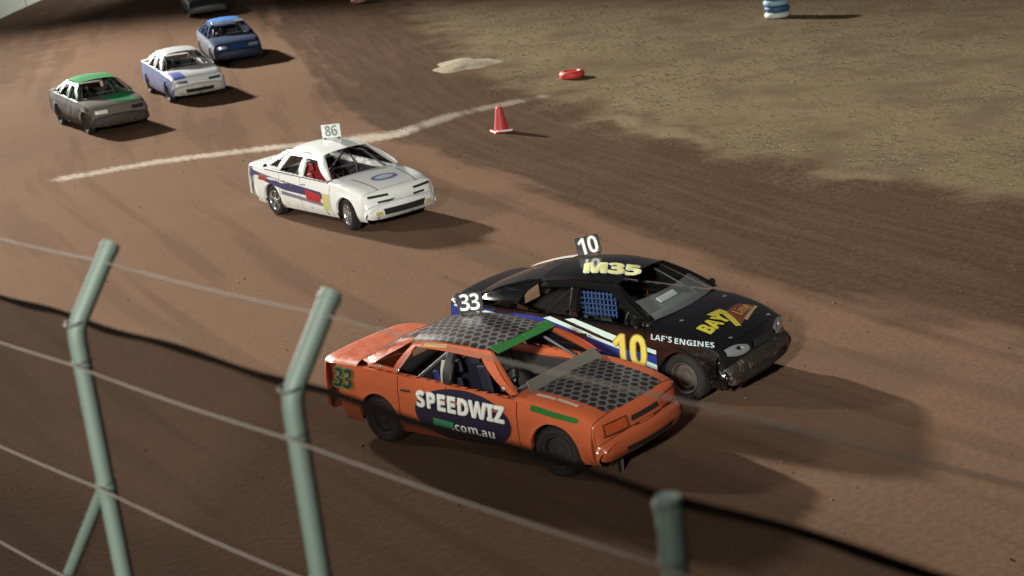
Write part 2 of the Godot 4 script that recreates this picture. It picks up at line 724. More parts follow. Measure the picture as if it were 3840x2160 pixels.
	part("bulkhead", fw, M.interior, car)
	var fr := MB.new()
	fr.box(Vector3(-1.45, 0.58, 0), Vector3(0.02, 0.66, 1.5))
	part("bulkhead", fr, M.interior, car)
	# greenhouse
	var rf := MB.new()
	var rrows := []
	var ruv := []
	for k in 15:
		var x := lerpf(cab.rr.x, cab.at.x, k / 14.0)
		var row := PackedVector3Array()
		var u := []
		for w in 19:
			var z := sin(lerpf(-PI / 2, PI / 2, w / 18.0)) * cab.zr
			var xx: float = x + (0.05 * (1 - pow(z / cab.zr, 2)) * (1.0 if k > 12 else 0.0)) - (0.05 * (1 - pow(z / cab.zr, 2)) * (1.0 if k < 2 else 0.0))
			row.append(Vector3(xx, cab.roof_y(x, z), z))
			u.append(Vector2(xx * 0.8, z * 0.8))
		rrows.append(row)
		ruv.append(u)
	rf.grid(rrows, Vector3(0, 0.5, 0), ruv)
	var roof := part("roof", rf, spec.get("roof", paint), car)
	var pillar_mat: Material = spec.get("pillar", paint)
	var rail := 0.07
	var yr := cab.at.y
	var polys := [
		["windscreen_pillar", [cab.ab, cab.ab + Vector2(-0.10, -0.02), cab.at + Vector2(-0.10, -0.05), cab.at + Vector2(-0.02, 0.012), cab.at + Vector2(0.02, 0.0)]],
		["roof_rail", [cab.at + Vector2(-0.02, 0.01), cab.at + Vector2(-0.10, -rail), Vector2((cab.at.x + cab.rr.x) / 2, yr - rail + 0.02), cab.rr + Vector2(0.02, -rail), cab.rr + Vector2(-0.03, 0.0), Vector2(lerpf(cab.rr.x, cab.at.x, 0.25), lerpf(cab.rr.y, cab.at.y, 0.25) + 0.018), Vector2((cab.at.x + cab.rr.x) / 2, yr + 0.026), Vector2(lerpf(cab.rr.x, cab.at.x, 0.75), lerpf(cab.rr.y, cab.at.y, 0.75) + 0.018)]],
		["centre_pillar", [Vector2(-0.15, cab.ab.y - 0.02), Vector2(-0.26, cab.ab.y - 0.02), Vector2(-0.29, yr - rail + 0.015), Vector2(-0.20, yr - rail + 0.015)]],
	]
	for q in spec.rear_pillars:
		polys.append(["rear_pillar", q])
	for side in [1.0, -1.0]:
		for q in polys:
			var mb := MB.new()
			var gf := func(e): return Vector3(e.x, e.y, side * cab.gz(e.x, e.y))
			mb.slab(PackedVector2Array(q[1]), func(e): return gf.call(e) - Vector3(0, 0, side * 0.003), Vector3(0, 0, -side * 0.037))
			mb.skin(PackedVector2Array(q[1]), gf, Vector3(0, 0, side), 0.06)
			part(q[0], mb, M.black_trim if q[0] == "centre_pillar" and spec.get("dark_centre", false) else pillar_mat, car)
		# door tops, closing the gap between skin and pillars
		var dt := MB.new()
		var rows := []
		for k in 17:
			var x := lerpf(cab.cb.x + 0.02, cab.ab.x, k / 16.0)
			var y := sh.span(x).y
			rows.append(PackedVector3Array([Vector3(x, y, side * sh.side_z(x, y)), Vector3(x, y + 0.006, side * (sh.hw(x) - 0.02)), Vector3(x, y, side * (sh.hw(x) - 0.10)), Vector3(x, y - 0.10, side * (sh.hw(x) - 0.11))]))
		dt.grid(rows, Vector3(0, 0.4, 0))
		part("door_top", dt, pillar_mat, car)
	# unseen dark screen added on the passenger's side to darken the cabin
	var ps := MB.new()
	ps.slab(PackedVector2Array([cab.ab + Vector2(-0.10, -0.03), cab.at + Vector2(-0.08, -0.05), cab.rr + Vector2(0.02, -0.05), Vector2(cab.cb.x + 0.42, cab.cb.y - 0.05)]), func(e): return Vector3(e.x, e.y, -(cab.gz(e.x, e.y) - 0.055)), Vector3(0, 0, 0.004))
	part("added_dark_screen", ps, M.screen, car)
	# rear window
	var rw := MB.new()
	var wr := []
	for k in 7:
		var f := k / 6.0
		var e: Vector2 = cab.rr.lerp(cab.cb, f)
		var row := PackedVector3Array()
		for w in 9:
			var u := lerpf(-1, 1, w / 8.0)
			row.append(Vector3(e.x - 0.05 * (1 - u * u), e.y + 0.012 + 0.03 * sin(PI * f) + 0.03 * (1 - u * u), u * (cab.gz(e.x, e.y) - 0.004)))
		wr.append(row)
	rw.grid(wr, Vector3(0, 0.3, 0))
	part("rear_window", rw, spec.get("rear_glass", M.tint), car)
	# cowl below the windscreen, parcel shelf
	var cw := MB.new()
	cw.box(Vector3(cab.ab.x - 0.10, cab.ab.y - 0.10, 0), Vector3(0.34, 0.10, 1.36), Basis(), 0.03)
	part("dashboard", cw, spec.get("dash", M.interior), car)
	# wheels
	var W: Array = M.wheel_steel if spec.get("wheel", "steel") == "steel" else M.wheel_spoke
	for e in [[1.0, 1.0], [1.0, -1.0], [-1.0, 1.0], [-1.0, -1.0]]:
		var wn := Node3D.new()
		wn.name = "wheel"
		car.add_child(wn, true)
		wn.position = Vector3(sh.ax(e[0]), sh.wheel_r, e[1] * spec.get("track", 0.78))
		var turn: float = deg_to_rad(spec.get("steer", 0.0)) if e[0] > 0 else 0.0
		wn.rotation.y = turn + (PI if e[1] < 0 else 0.0)
		part("tyre", W[0], M.rubber, wn)
		part("rim", W[1], spec.get("rim", M.rim_dirty), wn)
		part("brake_drum", W[2], M.under, wn)
	# roll cage and seat
	var zc := cab.zr - 0.09
	var bx := -0.42
	var cage := [
		[Vector3(bx, 0.26, -0.66), Vector3(bx, 0.85, -0.66), Vector3(bx - 0.02, yr - 0.16, -zc - 0.03), Vector3(bx - 0.02, yr - 0.06, -zc + 0.1), Vector3(bx - 0.02, yr - 0.05, zc - 0.1), Vector3(bx - 0.02, yr - 0.16, zc + 0.03), Vector3(bx, 0.85, 0.66), Vector3(bx, 0.26, 0.66)],
		[Vector3(bx, 0.30, -0.64), Vector3(bx - 0.02, yr - 0.10, zc)],
		[Vector3(bx, 0.86, -0.66), Vector3(bx, 0.86, 0.66)],
	]
	for s in [1.0, -1.0]:
		cage.append([Vector3(bx, yr - 0.09, s * zc), Vector3(cab.at.x - 0.12, yr - 0.08, s * (zc - 0.01)), Vector3(cab.ab.x - 0.16, cab.ab.y - 0.08, s * 0.66), Vector3(cab.ab.x - 0.14, 0.3, s * 0.68)])
		cage.append([Vector3(bx, yr - 0.10, s * (zc - 0.02)), Vector3(-1.38, 0.55, s * 0.5)])
		cage.append([Vector3(bx, 0.62, s * 0.68), Vector3(cab.ab.x - 0.16, 0.55, s * 0.70)])
	cage.append([Vector3(cab.ab.x - 0.16, cab.ab.y - 0.06, -0.66), Vector3(cab.ab.x - 0.16, cab.ab.y - 0.06, 0.66)])
	for q in cage:
		var mb := MB.new()
		mb.tube(q, 0.022, 8)
		part("roll_cage_tube", mb, spec.get("cage", M.cage), car)
	var seat := Node3D.new()
	seat.name = "driver_seat"
	car.add_child(seat)
	seat.position = Vector3(-0.12, 0.26, 0.33)
	var sb := MB.new()
	sb.box(Vector3(0.05, 0.1, 0), Vector3(0.48, 0.14, 0.46), Basis(), 0.03)
	part("seat_base", sb, spec.get("seat", M.seat), seat)
	var sk := MB.new()
	var bk := Basis(Vector3.BACK, 0.22)
	sk.box(Vector3(-0.23, 0.46, 0), Vector3(0.1, 0.72, 0.46), bk, 0.04)
	for s in [-1.0, 1.0]:
		sk.box(Vector3(-0.12, 0.42, s * 0.24), Vector3(0.2, 0.5, 0.05), bk, 0.02)
		sk.box(Vector3(-0.20, 0.78, s * 0.16), Vector3(0.16, 0.16, 0.04), bk, 0.015)
	part("seat_back", sk, spec.get("seat", M.seat), seat)
	var sw := MB.new()
	var ring := []
	for k in 17:
		var a := TAU * k / 16
		ring.append(Vector3(0.38 + 0.06 * sin(a), 0.90 + 0.16 * sin(a), 0.33 + 0.17 * cos(a)))
	sw.tube(ring, 0.014, 6, -1.0, false)
	sw.tube([Vector3(0.38, 0.9, 0.33), Vector3(0.75, 0.72, 0.33)], 0.018, 6)
	sw.tube([Vector3(0.38, 0.9, 0.17), Vector3(0.38, 0.9, 0.49)], 0.012, 6)
	part("steering_wheel", sw, M.black_trim, car)
	return {"node": car, "shape": sh, "cab": cab, "roof": roof}

func number_board(car: Dictionary, x: float, z: float, turn: float, tilt: float, w: float, h: float, board: Material, digits: String, ink: Material, size: float) -> void:
	var b := Node3D.new()
	b.name = "number_board"
	car.node.add_child(b)
	b.position = Vector3(x, car.cab.roof_y(x, z) - 0.005, z)
	b.basis = Basis(Vector3.UP, turn) * Basis(Vector3.BACK, tilt)
	var mb := MB.new()
	mb.box(Vector3(0, 0.035 + h / 2, 0), Vector3(w, h, 0.022), Basis(), 0.006)
	part("board", mb, board, b)
	var ft := MB.new()
	for s in [-1.0, 1.0]:
		ft.box(Vector3(s * w * 0.36, 0.02, 0), Vector3(0.03, 0.05, 0.05), Basis(), 0.006)
	part("bracket", ft, M.black_trim, b)
	for s in [1.0, -1.0]:
		for k in digits.length():
			var dx := (k - (digits.length() - 1) / 2.0) * size * 0.60
			letter("numeral", digits[k], size, func(e): return Vector3((e.x + dx) * s, e.y + 0.035 + h / 2, s * 0.011), Vector3(0, 0, s), ink, b, 0.86)

# ---------------------------------------------------------------- ground
const INFIELD := [[-140.0, -12.0], [-90.0, -6.0], [-76.65, -3.76], [-69.07, -2.51], [-62.12, -1.57], [-51.39, -0.02], [-45.96, 1.55], [-40.95, 2.79], [-34.95, 5.09], [-31.03, 7.22], [-28.26, 8.97], [-20.0, 15.0], [0.0, 30.0]]
const LANE := [[-140.0, -19.0], [-84.5, -10.5], [-71.35, -8.3], [-59.16, -6.1], [-48.12, -4.06], [-41.74, -2.46], [-38.84, -1.36], [-33.54, 0.93], [-29.38, 2.63], [-25.45, 4.51], [-22.75, 5.87], [-21.23, 6.67], [0.0, 20.0]]
const START := [Vector2(-10.9, -42.3), Vector2(-8.58, -43.0), Vector2(-5.82, -43.03), Vector2(-3.37, -42.52), Vector2(-2.55, -42.53), Vector2(-0.98, -44.57), Vector2(1.3, -45.7)]

func along(T: Array, z: float) -> float:
	for k in T.size() - 1:
		if z <= T[k + 1][0]:
			return lerpf(T[k][1], T[k + 1][1], clampf((z - T[k][0]) / (T[k + 1][0] - T[k][0]), 0, 1))
	return T[-1][1]

func track_uv(x: float, z: float) -> Vector2:    # distance across and along the racing line
	var e := along(LANE, z)
	return Vector2((x - e) * 0.82, z)

func height_at(x: float, z: float) -> float:
	var q := track_uv(x, z)
	return 0.013 * n_rut.get_noise_2d(q.x * 11.0 + 740.0, q.y * 0.6 - 310.0) + 0.005 * n_mid.get_noise_2d(x * 3.0 + 88.0, z * 3.0 - 51.0)

func ground_color(x: float, z: float) -> Color:
	var e := along(LANE, z)
	var g := along(INFIELD, z)
	var qx := (x - e) * 0.82
	var drag := n_rut.get_noise_2d(qx * 9.0, z * 0.55)
	var drag_fine := n_rut.get_noise_2d(qx * 26.0 + 300.0, z * 1.3)
	var mid := n_mid.get_noise_2d(x * 2.0, z * 2.0)
	var fine := n_fine.get_noise_2d(x * 22.0, z * 22.0)
	# dry clay, with damp clay towards the pole line; the far outer edge takes the same darker tone in patches
	var damp_dark := smoothstep(-0.5, 0.45, x - e + drag * 1.1 + mid * 0.5)
	var outer := smoothstep(4.5, 9.0, e - x - 3.0 + mid * 3.0 + drag * 2.0) * smoothstep(-56.0, -66.0, z + mid * 6.0)
	damp_dark = maxf(damp_dark, outer * 0.75)
	var dry := Color(0.161, 0.096, 0.064)
	var wet := Color(0.070, 0.041, 0.027)
	var c := dry.lerp(wet, clampf(damp_dark * (0.92 + drag_fine * 0.25), 0, 1))
	# marks of damp clay dragged along the racing line by tyres
	c = c.lerp(Color(0.104, 0.060, 0.037), clampf(smoothstep(0.04, 0.42, drag) * 0.45, 0, 1) * (1.0 - damp_dark))
	# infield: dry grass over the same clay
	var gr := smoothstep(-0.9, 1.2, x - g + mid * 1.0 + fine * 0.6)
	if gr > 0.0:
		var tone := n_big.get_noise_2d(x * 1.6, z * 0.9)
		var gc := Color(0.205, 0.156, 0.097).lerp(Color(0.158, 0.121, 0.073), clampf(0.40 + tone * 1.0 + fine * 0.5, 0, 1))
		gc = gc.lerp(Color(0.180, 0.138, 0.082), smoothstep(0.12, 0.4, mid) * 0.6)
		c = c.lerp(gc, gr * clampf(0.85 + mid * 0.6, 0.3, 1.0))
		# lime dust scuffed along the edge
		var scuff := 1.0 - smoothstep(0.10, 0.5, absf(x - g - 0.2 + mid * 0.6))
		if z > -44.0:
			c = c.lerp(Color(0.25, 0.195, 0.125), scuff * smoothstep(-0.05, 0.35, n_mid.get_noise_2d(x * 0.7 + 40, z * 0.7)) * 0.6)
	# the start line: lime thrown by hand, worn through by tyres
	var best := 1e9
	for k in START.size() - 1:
		var p := Geometry2D.get_closest_point_to_segment(Vector2(x, z), START[k], START[k + 1])
		best = minf(best, Vector2((x - p.x) * 1.0, z - p.y).length())
	if best < 1.4:
		var w := 0.38 + 0.10 * mid
		w += 0.42 * smoothstep(-4.6, -3.6, x + mid) * (1.0 - smoothstep(-2.9, -1.9, x + mid))
		var lime := (1.0 - smoothstep(w * 0.25, w * 1.35, best + fine * 0.22 + mid * 0.12))
		var worn := 0.66 - smoothstep(0.0, 0.5, drag) * 0.25 - 0.34 * smoothstep(-2.8, -1.2, x) - 0.12 * (1.0 - smoothstep(-8.5, -6.0, x))
		c = c.lerp(Color(0.60, 0.53, 0.45), clampf(lime * worn + fine * 0.1 * lime, 0, 1))
	# grains of a second, yellower clay mixed through it
	return c.lerp(Color(0.120, 0.082, 0.052), clampf(0.10 + fine * 0.5 + mid * 0.2, 0, 0.35))

func paint_ground(x0: float, z0: float, x1: float, z1: float, W: int, H: int) -> ImageTexture:
	var data := PackedByteArray()
	data.resize(W * H * 3)
	var k := 0
	for j in H:
		var z := lerpf(z0, z1, (j + 0.5) / H)
		for i in W:
			var c := ground_color(lerpf(x0, x1, (i + 0.5) / W), z).clamp().linear_to_srgb()
			data[k] = int(c.r * 255)
			data[k + 1] = int(c.g * 255)
			data[k + 2] = int(c.b * 255)
			k += 3
	return ImageTexture.create_from_image(Image.create_from_data(W, H, false, Image.FORMAT_RGB8, data))

func ground_sheet(x0: float, z0: float, x1: float, z1: float, step: float, tex: ImageTexture, called: Array) -> void:
	var m := mat(Color.WHITE, 0.93)
	m.albedo_texture = tex
	m.metallic_specular = 0.05
	m.normal_enabled = true
	m.normal_texture = noise_tex(0.22, Color.BLACK, Color.WHITE, 1024, 11, true, 3.0)
	m.normal_scale = 0.06
	m.uv1_scale = Vector3.ONE
	var nx := int(round((x1 - x0) / step))
	var nz := int(round((z1 - z0) / step))
	var V := PackedVector3Array()
	var N := PackedVector3Array()
	var T := PackedVector2Array()
	for j in nz + 1:
		var z := lerpf(z0, z1, float(j) / nz)
		for i in nx + 1:
			var x := lerpf(x0, x1, float(i) / nx)
			V.append(Vector3(x, height_at(x, z), z))
			T.append(Vector2(float(i) / nx, float(j) / nz))
	for j in nz + 1:
		for i in nx + 1:
			var a := V[j * (nx + 1) + mini(i + 1, nx)] - V[j * (nx + 1) + maxi(i - 1, 0)]
			var b := V[mini(j + 1, nz) * (nx + 1) + i] - V[maxi(j - 1, 0) * (nx + 1) + i]
			N.append(b.cross(a).normalized())
	var I := [PackedInt32Array(), PackedInt32Array()]
	for j in nz:
		var zc := lerpf(z0, z1, (j + 0.5) / nz)
		var g := along(INFIELD, zc)
		for i in nx:
			var w := 1 if lerpf(x0, x1, (i + 0.5) / nx) > g else 0
			var a := j * (nx + 1) + i
			I[w].append_array([a, a + 1, a + nx + 2, a, a + nx + 2, a + nx + 1])
	for w in 2:
		if I[w].is_empty():
			continue
		var A := []
		A.resize(Mesh.ARRAY_MAX)
		# keep only the vertices in use
		var map := PackedInt32Array()
		map.resize(V.size())
		map.fill(-1)
		var v := PackedVector3Array()
		var n := PackedVector3Array()
		var t := PackedVector2Array()
		var ix := PackedInt32Array()
		for k in I[w]:
			if map[k] < 0:
				map[k] = v.size()
				v.append(V[k])
				n.append(N[k])
				t.append(T[k])
			ix.append(map[k])
		A[Mesh.ARRAY_VERTEX] = v
		A[Mesh.ARRAY_NORMAL] = n
		A[Mesh.ARRAY_TEX_UV] = t
		A[Mesh.ARRAY_INDEX] = ix
		var mesh := ArrayMesh.new()
		mesh.add_surface_from_arrays(Mesh.PRIMITIVE_TRIANGLES, A)
		var o := part(numbered(called[w]), mesh, m, self)
		tag(o, ["reddish brown dirt race track with tyre marks", "dry olive grass infield inside the dirt track"][w], "", "", "structure")

func scatter(called: String, label: String, mesh: Mesh, m: Material, X: Array, parent: Node3D = self) -> void:
	var mm := MultiMesh.new()
	mm.transform_format = MultiMesh.TRANSFORM_3D
	mm.mesh = mesh
	mm.instance_count = X.size()
	for k in X.size():
		mm.set_instance_transform(k, X[k])
	var o := MultiMeshInstance3D.new()
	o.name = called
	o.multimesh = mm
	o.material_override = m
	parent.add_child(o)
	tag(o, label, called.replace("_", " "), "", "stuff")

func flood_tower(label: String, at: Vector3, tall: float, aim: Vector3, energy: float, cone: float, size: float, heads: int, tint: Color, soft := 0.6) -> void:
	var t := thing("floodlight_tower", label, "floodlight", at)
	var pole := MB.new()
	pole.tube([Vector3.ZERO, Vector3(0, tall * 0.5, 0), Vector3(0, tall, 0)], 0.22, 14, 0.11)
	part("pole", pole, M.galv, t)
	var bar := MB.new()
	var dir := (aim - at - Vector3(0, tall, 0)).normalized()
	var sd := dir.cross(Vector3.UP).normalized()
	bar.tube([Vector3(0, tall - 0.1, 0) - sd * size, Vector3(0, tall - 0.1, 0) + sd * size], 0.06, 10)
	part("crossbar", bar, M.galv, t)
	var up := sd.cross(dir).normalized()
	for k in heads:
		var o := Vector3(0, tall + 0.25, 0) + sd * lerpf(-size * 0.85, size * 0.85, float(k) / maxi(1, heads - 1)) + dir * 0.2
		var hd := Node3D.new()
		hd.name = "lamp_head"
		t.add_child(hd, true)
		hd.position = o
		hd.basis = Basis(sd, up, -dir)
		var hb := MB.new()
		hb.box(Vector3(0, 0, 0.14), Vector3(0.52, 0.46, 0.26), Basis(), 0.04)
		part("housing", hb, M.galv, hd)
		var gl := MB.new()
		gl.box(Vector3(0, 0, 0.0), Vector3(0.46, 0.40, 0.012))
		var em := mat(Color(0.9, 0.95, 1.0), 0.4)
		em.emission_enabled = true
		em.emission = tint
		em.emission_energy_multiplier = 12.0
		part("lamp_glass", gl, em, hd)
	var s := SpotLight3D.new()
	s.name = "floodlight"
	t.add_child(s)
	s.position = Vector3(0, tall + 0.25, 0) + dir * 1.6
	s.basis = Basis.looking_at(dir, Vector3.UP)
	s.light_color = tint
	s.light_energy = energy
	s.spot_angle = cone
	s.spot_angle_attenuation = soft
	s.spot_range = 400.0
	s.spot_attenuation = 2.0
	s.light_size = size * 0.75
	s.shadow_enabled = true

func _ready() -> void:
	rng.seed = 7
	# ---- camera
	var cam := Camera3D.new()
	cam.name = "camera"
	add_child(cam)
	var F := Vector3(0, -sin(PITCH), -cos(PITCH))
	var U := Vector3(0, cos(PITCH), -sin(PITCH))
	var R := Vector3.RIGHT
	cam.transform = Transform3D(Basis(R * cos(ROLL) + U * sin(ROLL), U * cos(ROLL) - R * sin(ROLL), -F), EYE)
	cam.fov = 19.33
	cam.near = 0.1
	cam.far = 1200.0
	var lens := CameraAttributesPhysical.new()
	lens.frustum_focal_length = 70.46
	lens.frustum_focus_distance = 22.5
	lens.frustum_near = 0.1
	lens.frustum_far = 1200.0
	lens.exposure_aperture = 2.3
	cam.attributes = lens
	cam.current = true
	# ---- night sky
	var we := WorldEnvironment.new()
	we.name = "environment"
	add_child(we)
	var env := Environment.new()
	env.background_mode = Environment.BG_SKY
	var sky := Sky.new()
	var sm := ProceduralSkyMaterial.new()
	sm.sky_top_color = Color(0.115, 0.115, 0.125)
	sm.sky_horizon_color = Color(0.20, 0.18, 0.17)
	sm.ground_bottom_color = Color(0.08, 0.06, 0.05)
	sm.ground_horizon_color = Color(0.20, 0.18, 0.17)
	sky.sky_material = sm
	env.sky = sky
	env.background_energy_multiplier = 2.6
	env.tonemap_mode = Environment.TONE_MAPPER_LINEAR
	env.tonemap_exposure = 1.27
	env.sdfgi_enabled = true
	env.ssao_enabled = true
	env.ssil_enabled = true
	we.environment = env

	# ---- materials shared by many things
	M.galv = mat(lin(0.060, 0.083, 0.070), 0.62, 0.1)
	M.rubber = mat(lin(0.015, 0.013, 0.012), 0.9)
	M.rubber.normal_enabled = true
	M.rubber.normal_texture = noise_tex(0.05, Color.BLACK, Color.WHITE, 128, 4, true, 3.0)
	M.rubber.uv1_scale = Vector3(6, 2, 1)
	M.black_trim = mat(lin(0.018, 0.018, 0.019), 0.5)
	M.interior = mat(lin(0.030, 0.028, 0.027), 0.85)
	M.under = mat(lin(0.012, 0.010, 0.009), 0.95)
	M.cage = mat(lin(0.10, 0.10, 0.105), 0.45)
	M.seat = mat(lin(0.03, 0.03, 0.035), 0.8)
	M.rim_dirty = mat(lin(0.026, 0.022, 0.020), 0.7)
	M.rim_grey = mat(lin(0.085, 0.070, 0.062), 0.6, 0.2)
	M.chrome = mat(lin(0.62, 0.65, 0.66), 0.22, 0.85)
	M.tint = pane(lin(0.02, 0.02, 0.025), 0.55)
	M.screen = pane(lin(0.012, 0.012, 0.014), 0.93)
	M.white_ink = mat(lin(0.78, 0.82, 0.80), 0.5)
	M.lamp_glass = mat(lin(0.24, 0.26, 0.26), 0.10, 0.2, 1.0)
	M.wheel_steel = tyre_and_rim("steel")
	M.wheel_spoke = tyre_and_rim("spoke")

	# ---- floodlights (out of frame: one behind the pack up the track, one on the spectator bank)
	var cold := Color(1.0, 0.99, 0.95)
	flood_tower("tall floodlight tower standing beside the far bend behind the cars", Vector3(-62, 0, -128), 37.0, Vector3(0.5, 0, -29), 32000.0, 18.5, 2.8, 6, cold, 0.9)
	flood_tower("floodlight tower standing on the spectator bank behind the fence", Vector3(-9, 3.5, 12), 11.0, Vector3(-3, 0, -36), 1350.0, 27.0, 1.6, 3, cold, 0.7)
	flood_tower("floodlight tower standing outside the track beside the start line", Vector3(-52, 0, -46), 24.0, Vector3(-1, 0, -27), 1500.0, 24.0, 2.4, 4, cold, 0.8)
	flood_tower("floodlight tower standing beyond the far end of the track", Vector3(-13, 0, -128), 12.0, Vector3(-25.5, 0.5, -98), 1100.0, 14.0, 1.2, 2, cold, 0.8)

	# ---- ground
	n_fine.seed = 3
	n_fine.frequency = 0.25
	n_fine.fractal_octaves = 3
	n_mid.seed = 5
	n_mid.frequency = 0.22
	n_mid.fractal_octaves = 4
	n_big.seed = 9
	n_big.frequency = 0.16
	n_big.fractal_octaves = 3
	n_rut.seed = 21
	n_rut.frequency = 0.12
	n_rut.fractal_octaves = 3
	build_ground()
	build_fence()
	build_cars()
	build_infield_things()

func build_ground() -> void:
	ground_sheet(-15, -46, 15.5, -12, 0.14, paint_ground(-15, -46, 15.5, -12, 1408, 1472), ["track", "infield"])
	ground_sheet(-36, -126, 24, -46, 0.5, paint_ground(-36, -126, 24, -46, 896, 896), ["track", "infield"])
	# everything around it
	var g := MB.new()
	var R := [[-600.0, -600.0, 600.0, -126.0], [-600.0, -126.0, -36.0, 400.0], [24.0, -126.0, 600.0, 400.0], [-36.0, -46.0, -15.0, 400.0], [15.5, -46.0, 24.0, 400.0], [-15.0, -12.0, 15.5, 400.0]]
	for r in R:
		g.quad(Vector3(r[0], -0.01, r[1]), Vector3(r[2], -0.01, r[1]), Vector3(r[2], -0.01, r[3]), Vector3(r[0], -0.01, r[3]), Vector3.UP)
	var gm := mat(lin(0.13, 0.078, 0.048), 0.95)
	gm.albedo_texture = noise_tex(0.02, Color(0.6, 0.6, 0.6), Color(1, 1, 1), 256, 15)
	gm.uv1_triplanar = true
	gm.uv1_world_triplanar = true
	gm.uv1_scale = Vector3(0.15, 0.15, 0.15)
	var go := part("ground", g, gm, self)
	tag(go, "brown bare earth around the speedway", "", "", "structure")
	# the spectator bank the fence stands on
	var n3 := Vector3(0.766, 0, -0.643)
	var al := Vector3(0.643, 0, 0.766)
	var foot := Vector3(-1.978, 0, -7.36)
	var rows := []
	for q in [[2.6, -0.05], [2.3, 0.6], [1.7, 1.6], [1.0, 2.6], [0.6, 3.1], [0.3, 3.3], [-1.0, 3.5], [-6.0, 3.9], [-14.0, 4.2], [-30.0, 4.3], [-36.0, 0.0]]:
		var row := PackedVector3Array()
		for k in 121:
			var a := -60.0 + k
			var p: Vector3 = foot + al * a + n3 * q[0]
			row.append(Vector3(p.x, q[1] + 0.08 * n_mid.get_noise_2d(p.x * 2, p.z * 2), p.z))
		rows.append(row)
	var b := MB.new()
	b.grid(rows, Vector3(0, -50, 0))
	var bo := part("spectator_bank", b, gm, self)
	tag(bo, "brown earth bank under the cable fence", "", "", "structure")
	# loose clods on the clay
	var cl := MB.new()
	var rows2 := []
	for r in 5:
		var row := PackedVector3Array()
		for s in 8:
			var th := PI * r / 4.0
			var ph := TAU * (s % 7) / 7.0
			var rad := 1.0 + 0.35 * sin(s % 7 * 2.3 + r * 1.7)
			row.append(Vector3(sin(th) * cos(ph), cos(th) * 0.62, sin(th) * sin(ph)) * rad)
		rows2.append(row)
	cl.grid(rows2, Vector3.ZERO)
	var X := []
	for k in 2200:
		var z := rng.randf_range(-62, -14)
		var e := along(LANE, z)
		var x := e + rng.randfn(-2.0, 4.5)
		if rng.randf() < 0.45:
			x = along(INFIELD, z) + rng.randfn(-0.4, 0.5)
		var s := 0.007 + 0.014 * pow(rng.randf(), 4.0)
		X.append(Transform3D(Basis(Vector3.UP, rng.randf() * TAU).scaled(Vector3(s, s, s)), Vector3(x, height_at(x, z) + s * 0.2, z)))
	var cm := mat(lin(0.15, 0.088, 0.054), 0.95)
	scatter("dirt_clods", "loose clods of clay strewn over the track", cl.mesh(), cm, X)
	# grass blades on the infield
	var tuft := MB.new()
	for k in 7:
		var a := TAU * k / 7.0 + rng.randf() * 0.6
		var d := Vector3(cos(a), 0, sin(a))
		var w := d.cross(Vector3.UP) * 0.006
		var root := d * 0.02
		var mid := d * 0.035 + Vector3(0, 0.018, 0)
		var tip := d * rng.randf_range(0.05, 0.09) + Vector3(0, rng.randf_range(0.02, 0.042), 0)
		tuft.quad(root - w, root + w, mid + w * 0.8, mid - w * 0.8)
		tuft.tri(mid - w * 0.8, mid + w * 0.8, tip)
	var tx := [[], []]
	for k in 26000:
		var z := -27.0 - 52.0 * pow(rng.randf(), 0.9)
		var g0 := along(INFIELD, z)
		var x := g0 + 0.1 + rng.randf() * 17.0
		if n_mid.get_noise_2d(x * 2.0, z * 2.0) + n_big.get_noise_2d(x, z) * 0.8 < -0.12 + 0.35 * exp(-(x - g0) * 1.3):
			continue
		var s := rng.randf_range(0.6, 1.35)
		tx[k % 2].append(Transform3D(Basis(Vector3.UP, rng.randf() * TAU).scaled(Vector3(s, s * rng.randf_range(0.5, 1.0), s)), Vector3(x, height_at(x, z) - 0.005, z)))
	var ga := mat(lin(0.225, 0.172, 0.105), 0.9)
	ga.backlight_enabled = true
	ga.backlight = Color(0.2, 0.2, 0.1)
	var gb := mat(lin(0.175, 0.137, 0.076), 0.9)
	gb.backlight_enabled = true
	gb.backlight = Color(0.2, 0.2, 0.1)
	scatter("dry_grass", "straw coloured dry grass on the infield", tuft.mesh(), ga, tx[0])
	scatter("green_grass", "short olive grass between dry blades on the infield", tuft.mesh(), gb, tx[1])
	# pale painted wall round the far bend
	var wall := thing("concrete_wall", "pale painted concrete wall along the outside of the far bend", "wall", Vector3(-25.6, 0, -100))
	var wm := mat(lin(0.66, 0.72, 0.66), 0.8)
	wm.albedo_texture = noise_tex(0.012, Color(0.78, 0.78, 0.76), Color(1, 1, 1), 256, 31)
	wm.uv1_triplanar = true
	for k in 16:
		var mb := MB.new()
		mb.box(Vector3(0.02 * sin(k * 2.1), 0.65, 36 - k * 4.0), Vector3(0.22, 1.3, 3.97), Basis(), 0.03)
		part("wall_panel", mb, wm, wall)

